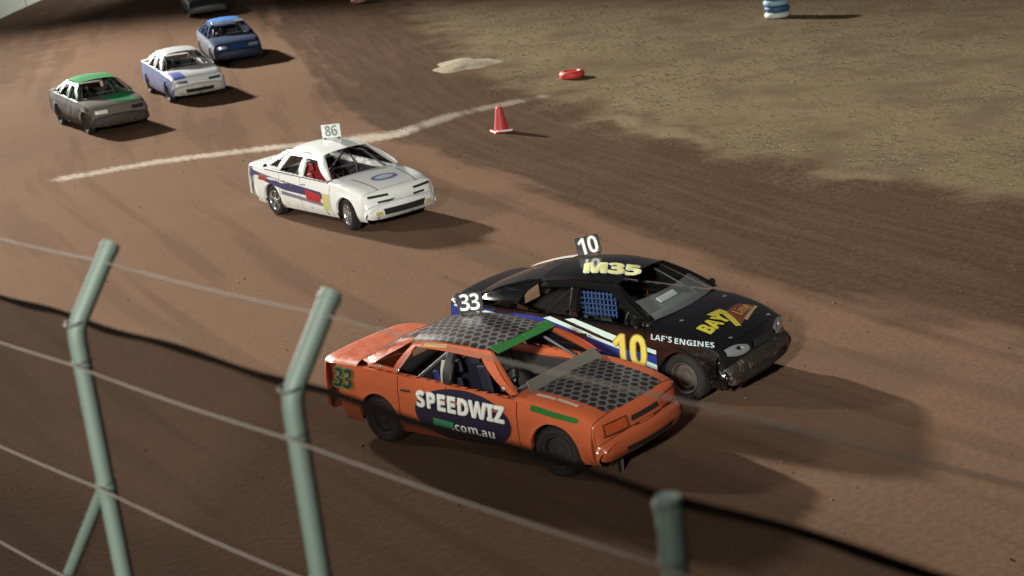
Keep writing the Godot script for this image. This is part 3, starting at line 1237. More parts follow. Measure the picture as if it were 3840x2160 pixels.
func build_fence() -> void:
	var al := Vector3(0.643, 0, 0.766)
	var n3 := Vector3(0.766, 0, -0.643)
	var B1 := Vector3(-1.978, 0, -7.36)
	var fence := thing("cable_fence", "galvanised cranked post fence with strung cables and dark shade cloth", "fence", B1)
	var feet := [-5.15, -3.43, -1.715, 0.0, 1.716, 3.66, 5.4]
	var bend := 5.653
	var crank := n3 * 0.24 + Vector3(0, 0.28, 0)
	for k in feet.size():
		var f: Vector3 = al * feet[k]
		var p := Node3D.new()
		p.name = "post"
		fence.add_child(p, true)
		p.position = f
		var mb := MB.new()
		mb.tube([Vector3(0, 3.2, 0), Vector3(0, bend - 0.10, 0), Vector3(0, bend - 0.05, 0) + n3 * 0.006, Vector3(0, bend, 0) + n3 * 0.03, Vector3(0, bend + 0.04, 0) + n3 * 0.06, Vector3(0, bend, 0) + crank * 0.97], 0.042, 16)
		if k == 5:      # a straight intermediate post
			mb = MB.new()
			mb.tube([Vector3(0, 3.2, 0), Vector3(0, 4.5, 0), Vector3(0, bend - 0.03, 0)], 0.042, 16)
		part("pipe", mb, M.galv, p)
		var cp := MB.new()
		var e: Vector3 = Vector3(0, bend, 0) + crank * 0.95
		var lean := crank.normalized() if k != 5 else Vector3.UP
		if k == 5:
			e = Vector3(0, bend - 0.035, 0)
		cp.tube([e, e + lean * 0.03, e + lean * 0.042], 0.047, 14, 0.039)
		part("cap", cp, M.galv, p)
		for h in [bend - 0.012, 5.459, 4.861, 4.259]:
			var tw := MB.new()
			var ring := []
			for s in 13:
				var a := TAU * s / 12
				ring.append(Vector3(cos(a) * 0.045, h + 0.006 * sin(a * 2), sin(a) * 0.045))
			tw.tube(ring, 0.004, 6, -1.0, false)
			part("tie_wire", tw, M.black_trim, p)
		if k == 3:
			var br := MB.new()
			br.tube([Vector3(0, 4.84, 0) - al * 0.02, Vector3(0, 3.5, 0) - al * 1.32], 0.030, 14)
			part("brace", br, M.galv, p)
			var cl := MB.new()
			cl.lathe([Vector2(0.037, -0.04), Vector2(0.045, -0.035), Vector2(0.045, 0.035), Vector2(0.037, 0.04)], 16, Vector3.UP, Vector3(0, 4.83, 0))
			part("brace_clamp", cl, M.galv, p)
	var cable := mat(lin(0.085, 0.072, 0.058), 0.8)
	var runs := [[bend, crank * 0.80 - Vector3(0, 0, 0), 0.0045], [5.459, -n3 * 0.055, 0.0048], [4.861, -n3 * 0.055, 0.0048], [4.259, -n3 * 0.055, 0.0048]]
	for r in runs:
		var path := []
		for k in feet.size() - 1:
			for s in 6:
				var f := s / 6.0
				path.append(al * lerpf(feet[k], feet[k + 1], f) + Vector3(0, r[0] - 0.012 * sin(PI * f), 0) + r[1])
		path.append(al * feet[-1] + Vector3(0, r[0], 0) + r[1])
		var mb := MB.new()
		mb.tube(path, r[2], 7)
		part("cable", mb, cable, fence)
	# shade cloth tied below the bend, folded double along its top hem
	var cloth := mat(Color(0.035, 0.026, 0.020, 0.66), 1.0)
	cloth.transparency = BaseMaterial3D.TRANSPARENCY_ALPHA
	cloth.metallic_specular = 0.0
	var rows := []
	var hem := []
	for j in 9:
		var row := PackedVector3Array()
		var hrow := PackedVector3Array()
		for k in 121:
			var a := lerpf(feet[0], feet[-1], k / 120.0)
			var y := lerpf(bend - 0.002, 3.42, pow(j / 8.0, 1.0))
			var bil := 0.008 * sin(a * 3.1 + j * 0.7) + 0.006 * sin(a * 7.3)
			var sag := 0.008 * sin(a * 5.7) * (1.0 - j / 8.0)
			row.append(al * a + n3 * 0.049 + Vector3(0, y - sag, 0))
			if j < 2:
				hrow.append(al * a + n3 * 0.047 + Vector3(0, bend - 0.002 - sag - (0.034 + 0.005 * sin(a * 9.0)) * j, 0))
		rows.append(row)
		if j < 2:
			hem.append(hrow)
	var cb := MB.new()
	cb.grid(rows)
	var sc := part("shade_cloth", cb, cloth, fence)
	var hb := MB.new()
	hb.grid(hem)
	var hm := mat(lin(0.004, 0.003, 0.0025), 1.0)
	hm.metallic_specular = 0.0
	part("hem", hb, hm, sc)

func build_cars() -> void:
	var hexa := honeycomb()
	var green := mat(lin(0.045, 0.21, 0.055), 0.45)
	var navy := mat(lin(0.012, 0.011, 0.035), 0.4)
	var yellow := mat(lin(0.62, 0.52, 0.10), 0.45)
	var pale := mat(lin(0.62, 0.64, 0.58), 0.5)
	var blue := mat(lin(0.012, 0.035, 0.22), 0.3, 0.0, 0.4)
	var mint := mat(lin(0.50, 0.66, 0.62), 0.4)
	var red := mat(lin(0.42, 0.03, 0.03), 0.45)
	var ink := mat(lin(0.015, 0.015, 0.015), 0.5)
	var width := [Vector2(-2.55, 0.76), Vector2(-2.2, 0.835), Vector2(-1.4, 0.865), Vector2(0.6, 0.87), Vector2(1.5, 0.86), Vector2(2.0, 0.82), Vector2(2.36, 0.74)]
	# --- boxy nineties sedan outline
	var boxy := [
		["rear_bumper", [[-2.44, 0.25, 0.03], [-2.55, 0.33, 0.06], [-2.585, 0.46, 0.07], [-2.575, 0.57, 0.07], [-2.53, 0.60, 0.06]]],
		["tail_panel", [[-2.525, 0.605, 0.06], [-2.52, 0.78, 0.06], [-2.50, 0.96, 0.05]]],
		["boot_lid", [[-2.50, 0.965, 0.05], [-2.45, 1.025, 0.03], [-2.2, 1.05, 0.02], [-1.75, 1.065, 0.02]]],
		["bonnet", [[0.90, 0.965, 0.025], [1.35, 0.935, 0.03], [1.80, 0.865, 0.035], [2.04, 0.80, 0.05]]],
		["nose_panel", [[2.045, 0.795, 0.055], [2.11, 0.745, 0.08], [2.15, 0.65, 0.10], [2.165, 0.55, 0.105]]],
		["front_bumper", [[2.17, 0.545, 0.105], [2.235, 0.515, 0.115], [2.25, 0.42, 0.115], [2.225, 0.30, 0.10], [2.13, 0.21, 0.04]]],
	]
	var cab1 := [Vector2(0.92, 0.955), Vector2(0.33, 1.335), Vector2(-0.92, 1.36), Vector2(-1.74, 1.055)]
	var pillars1 := [
		[Vector2(-0.90, 1.37), Vector2(-1.02, 1.30), Vector2(-1.53, 1.03), Vector2(-1.76, 1.04), Vector2(-1.34, 1.245), Vector2(-1.10, 1.345)],
		[Vector2(-0.86, 1.31), Vector2(-0.94, 1.31), Vector2(-1.12, 1.0), Vector2(-1.04, 1.0)],
		[Vector2(-1.04, 1.02), Vector2(-1.04, 0.985), Vector2(-1.60, 1.005), Vector2(-1.60, 1.04)],
	]

	# ======== orange car, number 33
	var orange := lin(0.53, 0.115, 0.042)
	var op := mat(orange, 0.42, 0.0, 0.4)
	op.roughness_texture = noise_tex(0.03, Color(0.55, 0.55, 0.55), Color(1, 1, 1), 128, 41)
	var o := make_car("orange_race_car", "orange sedan race car with honeycomb bonnet and roof, black 33 board", Vector3(-0.235, 0, -20.225), -41.5, {
		"width": width, "profile": boxy, "cab": cab1, "rear_pillars": pillars1, "paint": op, "side": muddy(orange, 0.10, 2, 0.34, 0.5),
		"roof": hexa, "dark_centre": true, "track": 0.775, "rear_glass": pane(lin(0.05, 0.045, 0.05), 0.5), "seat": mat(lin(0.014, 0.014, 0.03), 0.8), "steer": 4.0})
	var sh: Shape = o.shape
	var cb: Cab = o.cab
	var sf := func(q): return Vector3(q.x, q.y, sh.side_z(q.x, q.y))
	var Z := Vector3(0, 0, 1)
	var node: Node3D = o.node
	# honeycomb vinyl on the middle of the bonnet
	sticker("bonnet_vinyl", [Vector2(0.985, -0.62), Vector2(2.02, -0.57), Vector2(2.06, -0.3), Vector2(2.07, 0.0), Vector2(2.06, 0.3), Vector2(2.02, 0.57), Vector2(0.985, 0.62)], func(q): return Vector3(q.x, sh.top_y(q.x, q.y), q.y), Vector3.UP, hexa, node, 0.004, 0.08)
	sticker("oval_panel", Geometry2D.intersect_polygons(PackedVector2Array(oval(0.05, 0.55, 0.79, 0.36)), PackedVector2Array([Vector2(-2, 0.215), Vector2(2, 0.215), Vector2(2, 2), Vector2(-2, 2)]))[0], sf, Z, navy, node, 0.004, 0.07)
	letter("lettering", "SPEEDWIZ", 0.205, func(q): return sf.call(Vector2(q.x + 0.03, q.y * 0.95 + 0.705 - 0.02 * q.x)), Z, M.white_ink, node, 1.05, 0.012, pale)
	sticker("green_badge", [Vector2(-0.45, 0.40), Vector2(-0.12, 0.385), Vector2(-0.10, 0.48), Vector2(-0.43, 0.50)], sf, Z, mat(lin(0.03, 0.22, 0.10), 0.5), node, 0.010)
	letter("web_lettering", ".com", 0.115, func(q): return sf.call(Vector2(q.x + 0.08, q.y + 0.43)), Z, pale, node, 1.2)
	letter("web_lettering", ".au", 0.115, func(q): return sf.call(Vector2(q.x + 0.43, q.y + 0.42)), Z, pale, node, 1.2)
	letter("quarter_numeral", "33", 0.25, func(q): return sf.call(Vector2(q.x - 2.00, q.y + 0.80)), Z, ink, node, 0.95, 0.018, mat(lin(0.05, 0.20, 0.06), 0.5), 0.12)
	sticker("green_strip", [Vector2(1.14, 0.80), Vector2(1.80, 0.72), Vector2(1.83, 0.75), Vector2(1.80, 0.785), Vector2(1.15, 0.875)], sf, Z, mat(lin(0.015, 0.13, 0.012), 0.5), node, 0.004)
	var tf := func(q): return Vector3(q.x, sh.top_y(q.x, q.y), q.y)
	for e in [[1.12, 0.705, 1.40], [1.42, 0.690, 1.72]]:
		sticker("sponsor_strip", [Vector2(e[0], e[1] - 0.030), Vector2(e[2], e[1] - 0.035), Vector2(e[2], e[1] + 0.02), Vector2(e[0], e[1] + 0.025)], tf, Vector3.UP, mat(lin(0.52, 0.42, 0.34), 0.5), node, 0.007)
	sticker("rail_strip", [Vector2(-0.74, 1.30), Vector2(-0.36, 1.315), Vector2(-0.36, 1.355), Vector2(-0.74, 1.34)], func(q): return Vector3(q.x, q.y, cb.gz(q.x, q.y)), Z, mat(lin(0.55, 0.40, 0.13), 0.5), node, 0.004)
	# visor of two green boards along the head of the windscreen
	for s in [1.0, -1.0]:
		var vb := MB.new()
		vb.box(Vector3(cb.at.x + 0.065, cb.at.y + 0.005 + 0.02, s * 0.285), Vector3(0.15, 0.012, 0.555), Basis(Vector3.BACK, -0.45), 0.004)
		part("visor", vb, green, node)
	# wind deflector standing on the back edge of the bonnet
	var wd := MB.new()
	wd.slab(PackedVector2Array([Vector2(-0.72, 0), Vector2(0.72, 0), Vector2(0.66, 0.22), Vector2(-0.66, 0.22)]), func(q): return Vector3(1.06 - q.y * 0.55, 0.945 - 0.035 * pow(q.x / 0.8, 2) + q.y * 0.62, q.x), Vector3(0.006, 0.008, 0))
	part("wind_deflector", wd, mat(lin(0.20, 0.185, 0.16), 0.55, 0.2), node)
	var pad := MB.new()
	pad.tube([Vector3(-0.44, 0.72, 0.64), Vector3(-0.44, 1.02, 0.62), Vector3(-0.45, 1.14, 0.575)], 0.045, 10, 0.03)
	part("cage_padding", pad, mat(lin(0.42, 0.42, 0.33), 0.8), node)
	var belt := MB.new()
	belt.box(Vector3(-0.62, 0.80, 0.52), Vector3(0.08, 0.34, 0.05), Basis(Vector3.BACK, 0.35), 0.01)
	part("seat_belt", belt, mat(lin(0.02, 0.02, 0.16), 0.7), node)
	for e in [[-1.02, 1.01], [-1.34, 1.02], [0.72, 0.99]]:
		var bt := MB.new()
		bt.lathe([Vector2(0.028, 0), Vector2(0.02, 0.012), Vector2(0.001, 0.014)], 12, Vector3.BACK, Vector3(e[0], e[1] + 0.01, cb.gz(e[0], e[1] + 0.01) + 0.004))
		part("bolt", bt, M.chrome, node)
	for s in [1.0, -1.0]:
		# blanked headlamp recess and tail lamp
		sticker("headlamp_blank", [Vector2(s * 0.36, 0.56), Vector2(s * 0.70, 0.56), Vector2(s * 0.70, 0.67), Vector2(s * 0.36, 0.68)], func(q): return Vector3(sh.front_x(q.y, q.x), q.y, q.x), Vector3.RIGHT, mat(lin(0.50, 0.085, 0.025), 0.4), node, 0.012)
		sticker("tail_lamp", [Vector2(s * 0.40, 0.68), Vector2(s * 0.70, 0.68), Vector2(s * 0.70, 0.84), Vector2(s * 0.40, 0.84)], func(q): return Vector3(-2.515 + 0.06 * pow(q.x / 0.8, 2), q.y, q.x), Vector3.LEFT, mat(lin(0.25, 0.01, 0.01), 0.3), node, 0.01)
	var groove := mat(lin(0.06, 0.014, 0.007), 0.8)
	var nf := func(q): return Vector3(sh.front_x(q.y, q.x), q.y, q.x)
	for s in [1.0, -1.0]:
		for e in [[0.34, 0.545, 0.72, 0.555], [0.34, 0.683, 0.72, 0.695], [0.335, 0.545, 0.347, 0.69], [0.71, 0.545, 0.722, 0.69]]:
			sticker("panel_groove", [Vector2(s * e[0], e[1]), Vector2(s * e[2], e[1]), Vector2(s * e[2], e[3]), Vector2(s * e[0], e[3])], nf, Vector3.RIGHT, groove, node, 0.016)
	sticker("grille_slot", [Vector2(-0.28, 0.60), Vector2(0.28, 0.60), Vector2(0.26, 0.66), Vector2(-0.26, 0.66)], nf, Vector3.RIGHT, M.under, node, 0.014)
	sticker("air_intake", [Vector2(-0.45, 0.29), Vector2(0.45, 0.29), Vector2(0.48, 0.36), Vector2(-0.48, 0.36)], nf, Vector3.RIGHT, M.under, node, 0.014)
	sticker("bumper_seam", [Vector2(-0.74, 0.535), Vector2(0.74, 0.535), Vector2(0.74, 0.548), Vector2(-0.74, 0.548)], nf, Vector3.RIGHT, groove, node, 0.010)
	number_board(o, -0.72, -0.32, 0.62, 0.0, 0.34, 0.27, M.black_trim, "33", M.white_ink, 0.22)

	# ======== black car, number 10: rounder body
	var round_prof := [
		["rear_bumper", [[-2.42, 0.25, 0.03], [-2.53, 0.33, 0.08], [-2.56, 0.47, 0.10], [-2.545, 0.60, 0.10], [-2.51, 0.64, 0.09]]],
		["tail_panel", [[-2.505, 0.645, 0.09], [-2.51, 0.83, 0.09], [-2.49, 1.03, 0.08]]],
		["boot_lid", [[-2.49, 1.035, 0.07], [-2.42, 1.10, 0.04], [-2.15, 1.13, 0.04], [-1.85, 1.14, 0.045]]],
		["bonnet", [[0.98, 1.035, 0.045], [1.35, 0.995, 0.05], [1.80, 0.895, 0.07], [2.06, 0.785, 0.09]]],
		["nose_panel", [[2.065, 0.78, 0.10], [2.14, 0.68, 0.13], [2.175, 0.59, 0.14]]],
		["front_bumper", [[2.18, 0.585, 0.14], [2.255, 0.53, 0.15], [2.27, 0.41, 0.15], [2.235, 0.28, 0.13], [2.13, 0.195, 0.05]]],
	]
	var width2 := [Vector2(-2.6, 0.74), Vector2(-2.25, 0.84), Vector2(-1.4, 0.885), Vector2(0.6, 0.885), Vector2(1.5, 0.875), Vector2(2.0, 0.82), Vector2(2.4, 0.72)]
	var cab2 := [Vector2(1.02, 1.02), Vector2(0.36, 1.40), Vector2(-0.88, 1.39), Vector2(-1.95, 1.12)]
	var pillars2 := [
		[Vector2(-0.86, 1.40), Vector2(-0.94, 1.335), Vector2(-1.06, 1.25), Vector2(-1.15, 1.10), Vector2(-1.96, 1.10), Vector2(-1.55, 1.28), Vector2(-1.15, 1.375)],
		[Vector2(-0.98, 1.06), Vector2(-1.16, 1.11), Vector2(-1.16, 1.04), Vector2(-0.98, 1.02)],
	]
	var blk := lin(0.005, 0.005, 0.005)
	var bp := mat(blk, 0.16, 0.0, 1.0)
	var b := make_car("black_race_car", "glossy black sedan race car with blue side stripes and yellow 10", Vector3(1.48, 0, -22.24), -39.0, {
		"width": width2, "profile": round_prof, "cab": cab2, "rear_pillars": pillars2, "paint": bp, "side": muddy(blk, 0.04, 12, 0.18, 1.0),
		"front_bumper": muddy(lin(0.02, 0.017, 0.015), 0.62, 17, 0.5, 0.1), "roof_half": 0.60, "roof_crown": 0.06, "rear_glass": mat(lin(0.01, 0.01, 0.013), 0.08, 0.0, 1.0),
		"rim": M.rim_grey, "dash": mat(lin(0.10, 0.10, 0.098), 0.6), "steer": -6.0, "cage": M.black_trim})
	var sh2: Shape = b.shape
	var cb2: Cab = b.cab
	var sf2 := func(q): return Vector3(q.x, q.y, sh2.side_z(q.x, q.y))
	var tf2 := func(q): return Vector3(q.x, sh2.top_y(q.x, q.y), q.y)
	var rf2 := func(q): return Vector3(q.x, cb2.roof_y(q.x, q.y), q.y)
	var nb: Node3D = b.node
	sticker("blue_stripe", [Vector2(-2.36, 1.0), Vector2(-1.75, 1.0), Vector2(-0.9, 0.97), Vector2(-0.5, 0.95), Vector2(0.5, 0.66), Vector2(1.10, 0.60), Vector2(1.10, 0.46), Vector2(0.4, 0.53), Vector2(-0.6, 0.76), Vector2(-1.6, 0.82), Vector2(-2.38, 0.82)], sf2, Z, blue, nb, 0.003)
	for e in [
		[Vector2(-2.30, 0.975), Vector2(-1.6, 0.90), Vector2(-1.1, 0.82), Vector2(-1.1, 0.87), Vector2(-1.55, 0.96), Vector2(-2.30, 1.01)],
		[Vector2(-0.70, 0.955), Vector2(0.55, 0.635), Vector2(0.55, 0.675), Vector2(-0.58, 0.985)],
		[Vector2(-0.34, 0.965), Vector2(0.55, 0.715), Vector2(0.55, 0.80), Vector2(-0.20, 0.99)],
		[Vector2(0.92, 0.655), Vector2(1.10, 0.62), Vector2(1.10, 0.675), Vector2(0.92, 0.715)],
		[Vector2(0.88, 0.46), Vector2(1.10, 0.40), Vector2(1.10, 0.475), Vector2(0.88, 0.54)],
		[Vector2(-0.74, 0.625), Vector2(-0.33, 0.53), Vector2(-0.33, 0.565), Vector2(-0.72, 0.665)],
		[Vector2(-0.60, 0.545), Vector2(-0.30, 0.48), Vector2(-0.30, 0.505), Vector2(-0.60, 0.575)]]:
		sticker("white_stripe", e, sf2, Z, mint, nb, 0.006)
	letter("door_numeral", "10", 0.42, func(q): return sf2.call(Vector2(q.x + 0.70, q.y + 0.625)), Z, yellow, nb, 0.86, 0.016, mat(lin(0.30, 0.24, 0.05), 0.5))
	var gink := mat(lin(0.45, 0.56, 0.58), 0.5)
	letter("guard_lettering", "LAF'S", 0.07, func(q): return sf2.call(Vector2(q.x + 1.19, q.y + 0.845 - 0.05 * q.x)), Z, gink, nb, 1.35)
	letter("guard_lettering", "ENGINES", 0.07, func(q): return sf2.call(Vector2(q.x + 1.66, q.y + 0.815 - 0.05 * q.x)), Z, gink, nb, 1.35)
	letter("roof_lettering", "M35", 0.24, func(q): return rf2.call(Vector2(0.05 + 1.22 * q.x - 0.75 * q.y, clampf(0.24 - 0.30 * q.x - 1.25 * q.y, -0.59, 0.59))), Vector3.UP, mat(lin(0.66, 0.62, 0.22), 0.5), nb, 1.0, 0.018, mat(lin(0.62, 0.66, 0.50), 0.5))
	letter("bonnet_lettering", "BAY", 0.20, func(q): return tf2.call(Vector2(1.68 - q.y, -q.x + 0.40)), Vector3.UP, mat(lin(0.60, 0.54, 0.06), 0.5), nb, 1.05, 0.012, mat(lin(0.42, 0.36, 0.05), 0.5))
	sticker("bonnet_slash", [Vector2(1.47, 0.22), Vector2(1.50, -0.06), Vector2(1.60, -0.06), Vector2(1.94, 0.14), Vector2(1.90, 0.22), Vector2(1.60, 0.05), Vector2(1.58, 0.20)], tf2, Vector3.UP, mat(lin(0.55, 0.46, 0.06), 0.5), nb, 0.006)
	sticker("bonnet_wedge", [Vector2(1.60, -0.02), Vector2(1.56, -0.42), Vector2(1.76, -0.58), Vector2(1.92, 0.10)], tf2, Vector3.UP, mat(lin(0.17, 0.055, 0.030), 0.5), nb, 0.004)
	sticker("bonnet_wedge_edge", [Vector2(1.87, -0.06), Vector2(1.75, -0.56), Vector2(1.78, -0.58), Vector2(1.92, -0.05)], tf2, Vector3.UP, mat(lin(0.42, 0.30, 0.16), 0.5), nb, 0.006)
	letter("bonnet_script", "Line", 0.15, func(q): return tf2.call(Vector2(1.72 - q.y - q.x * 0.1, -q.x - 0.27)), Vector3.UP, mat(lin(0.45, 0.27, 0.08), 0.5), nb, 0.9)
	# driver's window net
	var nm := mat(lin(0.008, 0.040, 0.13), 0.6)
	for k in 9:
		var mb := MB.new()
		var x := 0.40 - k * 0.062
		mb.tube([Vector3(x + 0.06, 1.03, cb2.gz(x, 1.03) - 0.05), Vector3(x - 0.05, 1.31, cb2.gz(x, 1.31) - 0.05)], 0.014, 6)
		part("window_net_strap", mb, nm, nb)
	for k in 5:
		var mb := MB.new()
		var y := 1.06 + k * 0.058
		mb.tube([Vector3(0.46 - k * 0.02, y, cb2.gz(0.4, y) - 0.05), Vector3(-0.09 - k * 0.02, y, cb2.gz(0.0, y) - 0.05)], 0.011, 6)
		part("window_net_strap", mb, nm, nb)
	# lower windscreen of clear plastic with a grey deck behind it
	var ws := MB.new()
	var wrows := []
	for k in 5:
		var f := k / 4.0 * 0.52
		var e: Vector2 = cb2.ab.lerp(cb2.at, f)
		var row := PackedVector3Array()
		for w in 9:
			var u := lerpf(-1, 1, w / 8.0)
			row.append(Vector3(e.x + 0.09 * (1 - u * u), e.y + 0.012, u * lerpf(0.74, 0.60, f)))
		wrows.append(row)
	ws.grid(wrows)
	part("windscreen", ws, pane(lin(0.45, 0.48, 0.47), 0.22), nb)
	var dk := MB.new()
	dk.slab(PackedVector2Array([Vector2(1.16, -0.70), Vector2(0.62, -0.62), Vector2(0.55, -0.06), Vector2(0.70, 0.02), Vector2(0.72, 0.62), Vector2(1.16, 0.70)]), func(q): return Vector3(q.x, 0.965, q.y), Vector3(0, -0.015, 0))
	part("dash_deck", dk, mat(lin(0.15, 0.16, 0.155), 0.55, 0.2), nb)
	var hd := MB.new()
	hd.box(Vector3(0.60, 1.035, -0.20), Vector3(0.10, 0.03, 0.42), Basis(Vector3.BACK, -0.5), 0.01)  # pale bar added for the whitish reflecting strip above the dash
	part("added_pale_bar", hd, mat(lin(0.55, 0.66, 0.62), 0.4), nb)
	for s in [1.0, -1.0]:
		var lamp := MB.new()
		var rows := []
		for k in 7:
			var row := PackedVector3Array()
			for w in 11:
				var z := lerpf(0.34, 0.735, w / 10.0)
				var taper := 0.35 + 0.65 * sin(PI * clampf((w + 1.5) / 13.0, 0, 1))
				var y := 0.635 + (k / 6.0 - 0.5) * 0.135 * taper + 0.035 * w / 10.0
				row.append(Vector3(sh2.front_x(y, z) + 0.004 + 0.016 * sin(PI * k / 6.0), y, s * z))
			rows.append(row)
		lamp.grid(rows, Vector3(0, 0.5, 0))
		part("headlamp", lamp, M.lamp_glass, nb)
		var mr := MB.new()
		mr.box(Vector3(0.86, 1.03, s * 0.93), Vector3(0.09, 0.10, 0.17), Basis(), 0.03)
		part("door_mirror", mr, bp, nb)
	sticker("grille", [Vector2(-0.26, 0.605), Vector2(0.26, 0.605), Vector2(0.22, 0.69), Vector2(-0.22, 0.69)], func(q): return Vector3(sh2.front_x(q.y, q.x), q.y, q.x), Vector3.RIGHT, mat(lin(0.012, 0.012, 0.012), 0.7), nb, 0.02)
	sticker("air_intake", [Vector2(-0.48, 0.30), Vector2(0.48, 0.30), Vector2(0.52, 0.40), Vector2(-0.52, 0.40)], func(q): return Vector3(sh2.front_x(q.y, q.x), q.y, q.x), Vector3.RIGHT, M.under, nb, 0.012)
	sticker("rear_banner", [Vector2(-1.02, -0.52), Vector2(-1.86, -0.60), Vector2(-1.86, -0.42), Vector2(-1.02, -0.38)], func(q): var f: float = (cb2.rr.x - q.x) / (cb2.rr.x - cb2.cb.x); return Vector3(q.x, lerpf(cb2.rr.y, cb2.cb.y, f) + 0.03 + 0.03 * sin(PI * f) + 0.02, q.y), Vector3(-0.3, 0.95, 0), mat(lin(0.42, 0.41, 0.36), 0.5), nb, 0.012)
	for e in [[1.30, -0.55], [1.30, 0.55], [1.98, -0.50], [1.98, 0.50]]:
		var pin := MB.new()
		pin.lathe([Vector2(0.032, 0), Vector2(0.026, 0.01), Vector2(0.001, 0.013)], 14, Vector3.UP, tf2.call(Vector2(e[0], e[1])) + Vector3(0, 0.003, 0))
		part("bonnet_pin", pin, M.chrome, nb)
	number_board(b, -0.66, -0.30, 0.50, 0.16, 0.34, 0.27, M.black_trim, "10", M.white_ink, 0.24)

	# ======== white car behind them
	var wht := lin(0.86, 0.88, 0.86)
	var wp := mat(wht, 0.3, 0.0, 0.6)
	var w := make_car("white_race_car", "white sedan race car with blue oval on bonnet and white roof board", Vector3(-3.215, 0, -34.34), -53.5, {
		"width": width, "profile": boxy, "cab": cab1, "rear_pillars": pillars1, "paint": wp, "side": muddy(wht, 0.16, 23, 0.3, 0.5), "wheel": "spoke", "rim": M.chrome,
		"seat": mat(lin(0.30, 0.02, 0.02), 0.7), "axle": 1.365, "dash": mat(lin(0.02, 0.02, 0.07), 0.6), "steer": -12.0})
	var sh3: Shape = w.shape
	var nw: Node3D = w.node
	var sf3 := func(q): return Vector3(q.x, q.y, sh3.side_z(q.x, q.y))
	var tf3 := func(q): return Vector3(q.x, sh3.top_y(q.x, q.y), q.y)
	var indigo := mat(lin(0.055, 0.05, 0.13), 0.4)
	sticker("dark_band", [Vector2(-2.35, 0.92), Vector2(-1.0, 0.80), Vector2(0.60, 0.70), Vector2(0.85, 0.55), Vector2(-0.8, 0.60), Vector2(-1.85, 0.74), Vector2(-2.36, 0.78)], sf3, Z, indigo, nw, 0.003)
	sticker("grey_band", [Vector2(-0.95, 0.50), Vector2(0.8, 0.40), Vector2(0.8, 0.47), Vector2(-0.95, 0.58)], sf3, Z, mat(lin(0.20, 0.19, 0.26), 0.4), nw, 0.003)
	sticker("red_panel", [Vector2(0.05, 0.50), Vector2(0.58, 0.46), Vector2(0.60, 0.64), Vector2(0.0, 0.70)], sf3, Z, red, nw, 0.006)
	sticker("red_panel", [Vector2(-1.9, 0.72), Vector2(-1.55, 0.72), Vector2(-1.5, 0.82), Vector2(-1.85, 0.86)], sf3, Z, mat(lin(0.33, 0.06, 0.04), 0.45), nw, 0.006)
	sticker("yellow_panel", [Vector2(0.66, 0.34), Vector2(0.90, 0.34), Vector2(0.92, 0.68), Vector2(0.66, 0.68)], sf3, Z, mat(lin(0.60, 0.55, 0.22), 0.5), nw, 0.006)
	sticker("belt_line", [Vector2(-1.6, 0.955), Vector2(0.9, 0.895), Vector2(0.9, 0.915), Vector2(-1.6, 0.975)], sf3, Z, indigo, nw, 0.004)
	for s in [1.0, -1.0]:
		sticker("headlamp_slot", [Vector2(s * 0.30, 0.655), Vector2(s * 0.74, 0.665), Vector2(s * 0.74, 0.715), Vector2(s * 0.30, 0.70)], func(q): return Vector3(sh3.front_x(q.y, q.x), q.y, q.x), Vector3.RIGHT, mat(lin(0.015, 0.04, 0.025), 0.3), nw, 0.014)
		sticker("fog_lamp", [Vector2(s * 0.52, 0.32), Vector2(s * 0.66, 0.32), Vector2(s * 0.66, 0.39), Vector2(s * 0.52, 0.39)], func(q): return Vector3(sh3.front_x(q.y, q.x), q.y, q.x), Vector3.RIGHT, mat(lin(0.55, 0.45, 0.16), 0.3), nw, 0.014)
	sticker("air_intake", [Vector2(-0.46, 0.30), Vector2(0.46, 0.30), Vector2(0.50, 0.43), Vector2(-0.50, 0.43)], func(q): return Vector3(sh3.front_x(q.y, q.x), q.y, q.x), Vector3.RIGHT, M.under, nw, 0.012)
	sticker("nose_slot", [Vector2(-0.56, 0.545), Vector2(0.56, 0.545), Vector2(0.56, 0.585), Vector2(-0.56, 0.585)], func(q): return Vector3(sh3.front_x(q.y, q.x), q.y, q.x), Vector3.RIGHT, mat(lin(0.03, 0.03, 0.05), 0.5), nw, 0.016)
	sticker("oval_badge", oval(1.58, -0.02, 0.17, 0.30), tf3, Vector3.UP, mat(lin(0.16, 0.19, 0.36), 0.45), nw, 0.004, 0.07)
	sticker("oval_badge_centre", oval(1.58, -0.02, 0.10, 0.21), tf3, Vector3.UP, mat(lin(0.55, 0.60, 0.66), 0.45), nw, 0.007, 0.07)
	for s in [1.0, -1.0]:
		sticker("bonnet_line", [Vector2(1.25, s * 0.52), Vector2(2.05, s * 0.44), Vector2(2.05, s * 0.47), Vector2(1.25, s * 0.56)], tf3, Vector3.UP, mat(lin(0.22, 0.22, 0.27), 0.45), nw, 0.004)
	number_board(w, -0.55, -0.25, 0.80, 0.0, 0.40, 0.28, M.white_ink, "86", mat(lin(0.22, 0.28, 0.25), 0.5), 0.22)

	# ======== the rest of the pack
	var dusty := lin(0.16, 0.145, 0.125)
	var g := make_car("green_roofed_race_car", "muddy grey sedan race car with green roof and bonnet patch", Vector3(-11.6, 0, -50.6), -62.0, {
		"width": width, "profile": boxy, "cab": cab1, "rear_pillars": pillars1, "paint": dull(dusty), "side": muddy(lin(0.06, 0.055, 0.048), 0.36, 33, 0.7, 0.0),
		"front_bumper": muddy(lin(0.05, 0.045, 0.04), 0.45, 37, 0.7, 0.0), "roof": dull(lin(0.05, 0.27, 0.10)), "pillar": mat(lin(0.04, 0.13, 0.06), 0.5), "detail": false})
	var sh4: Shape = g.shape
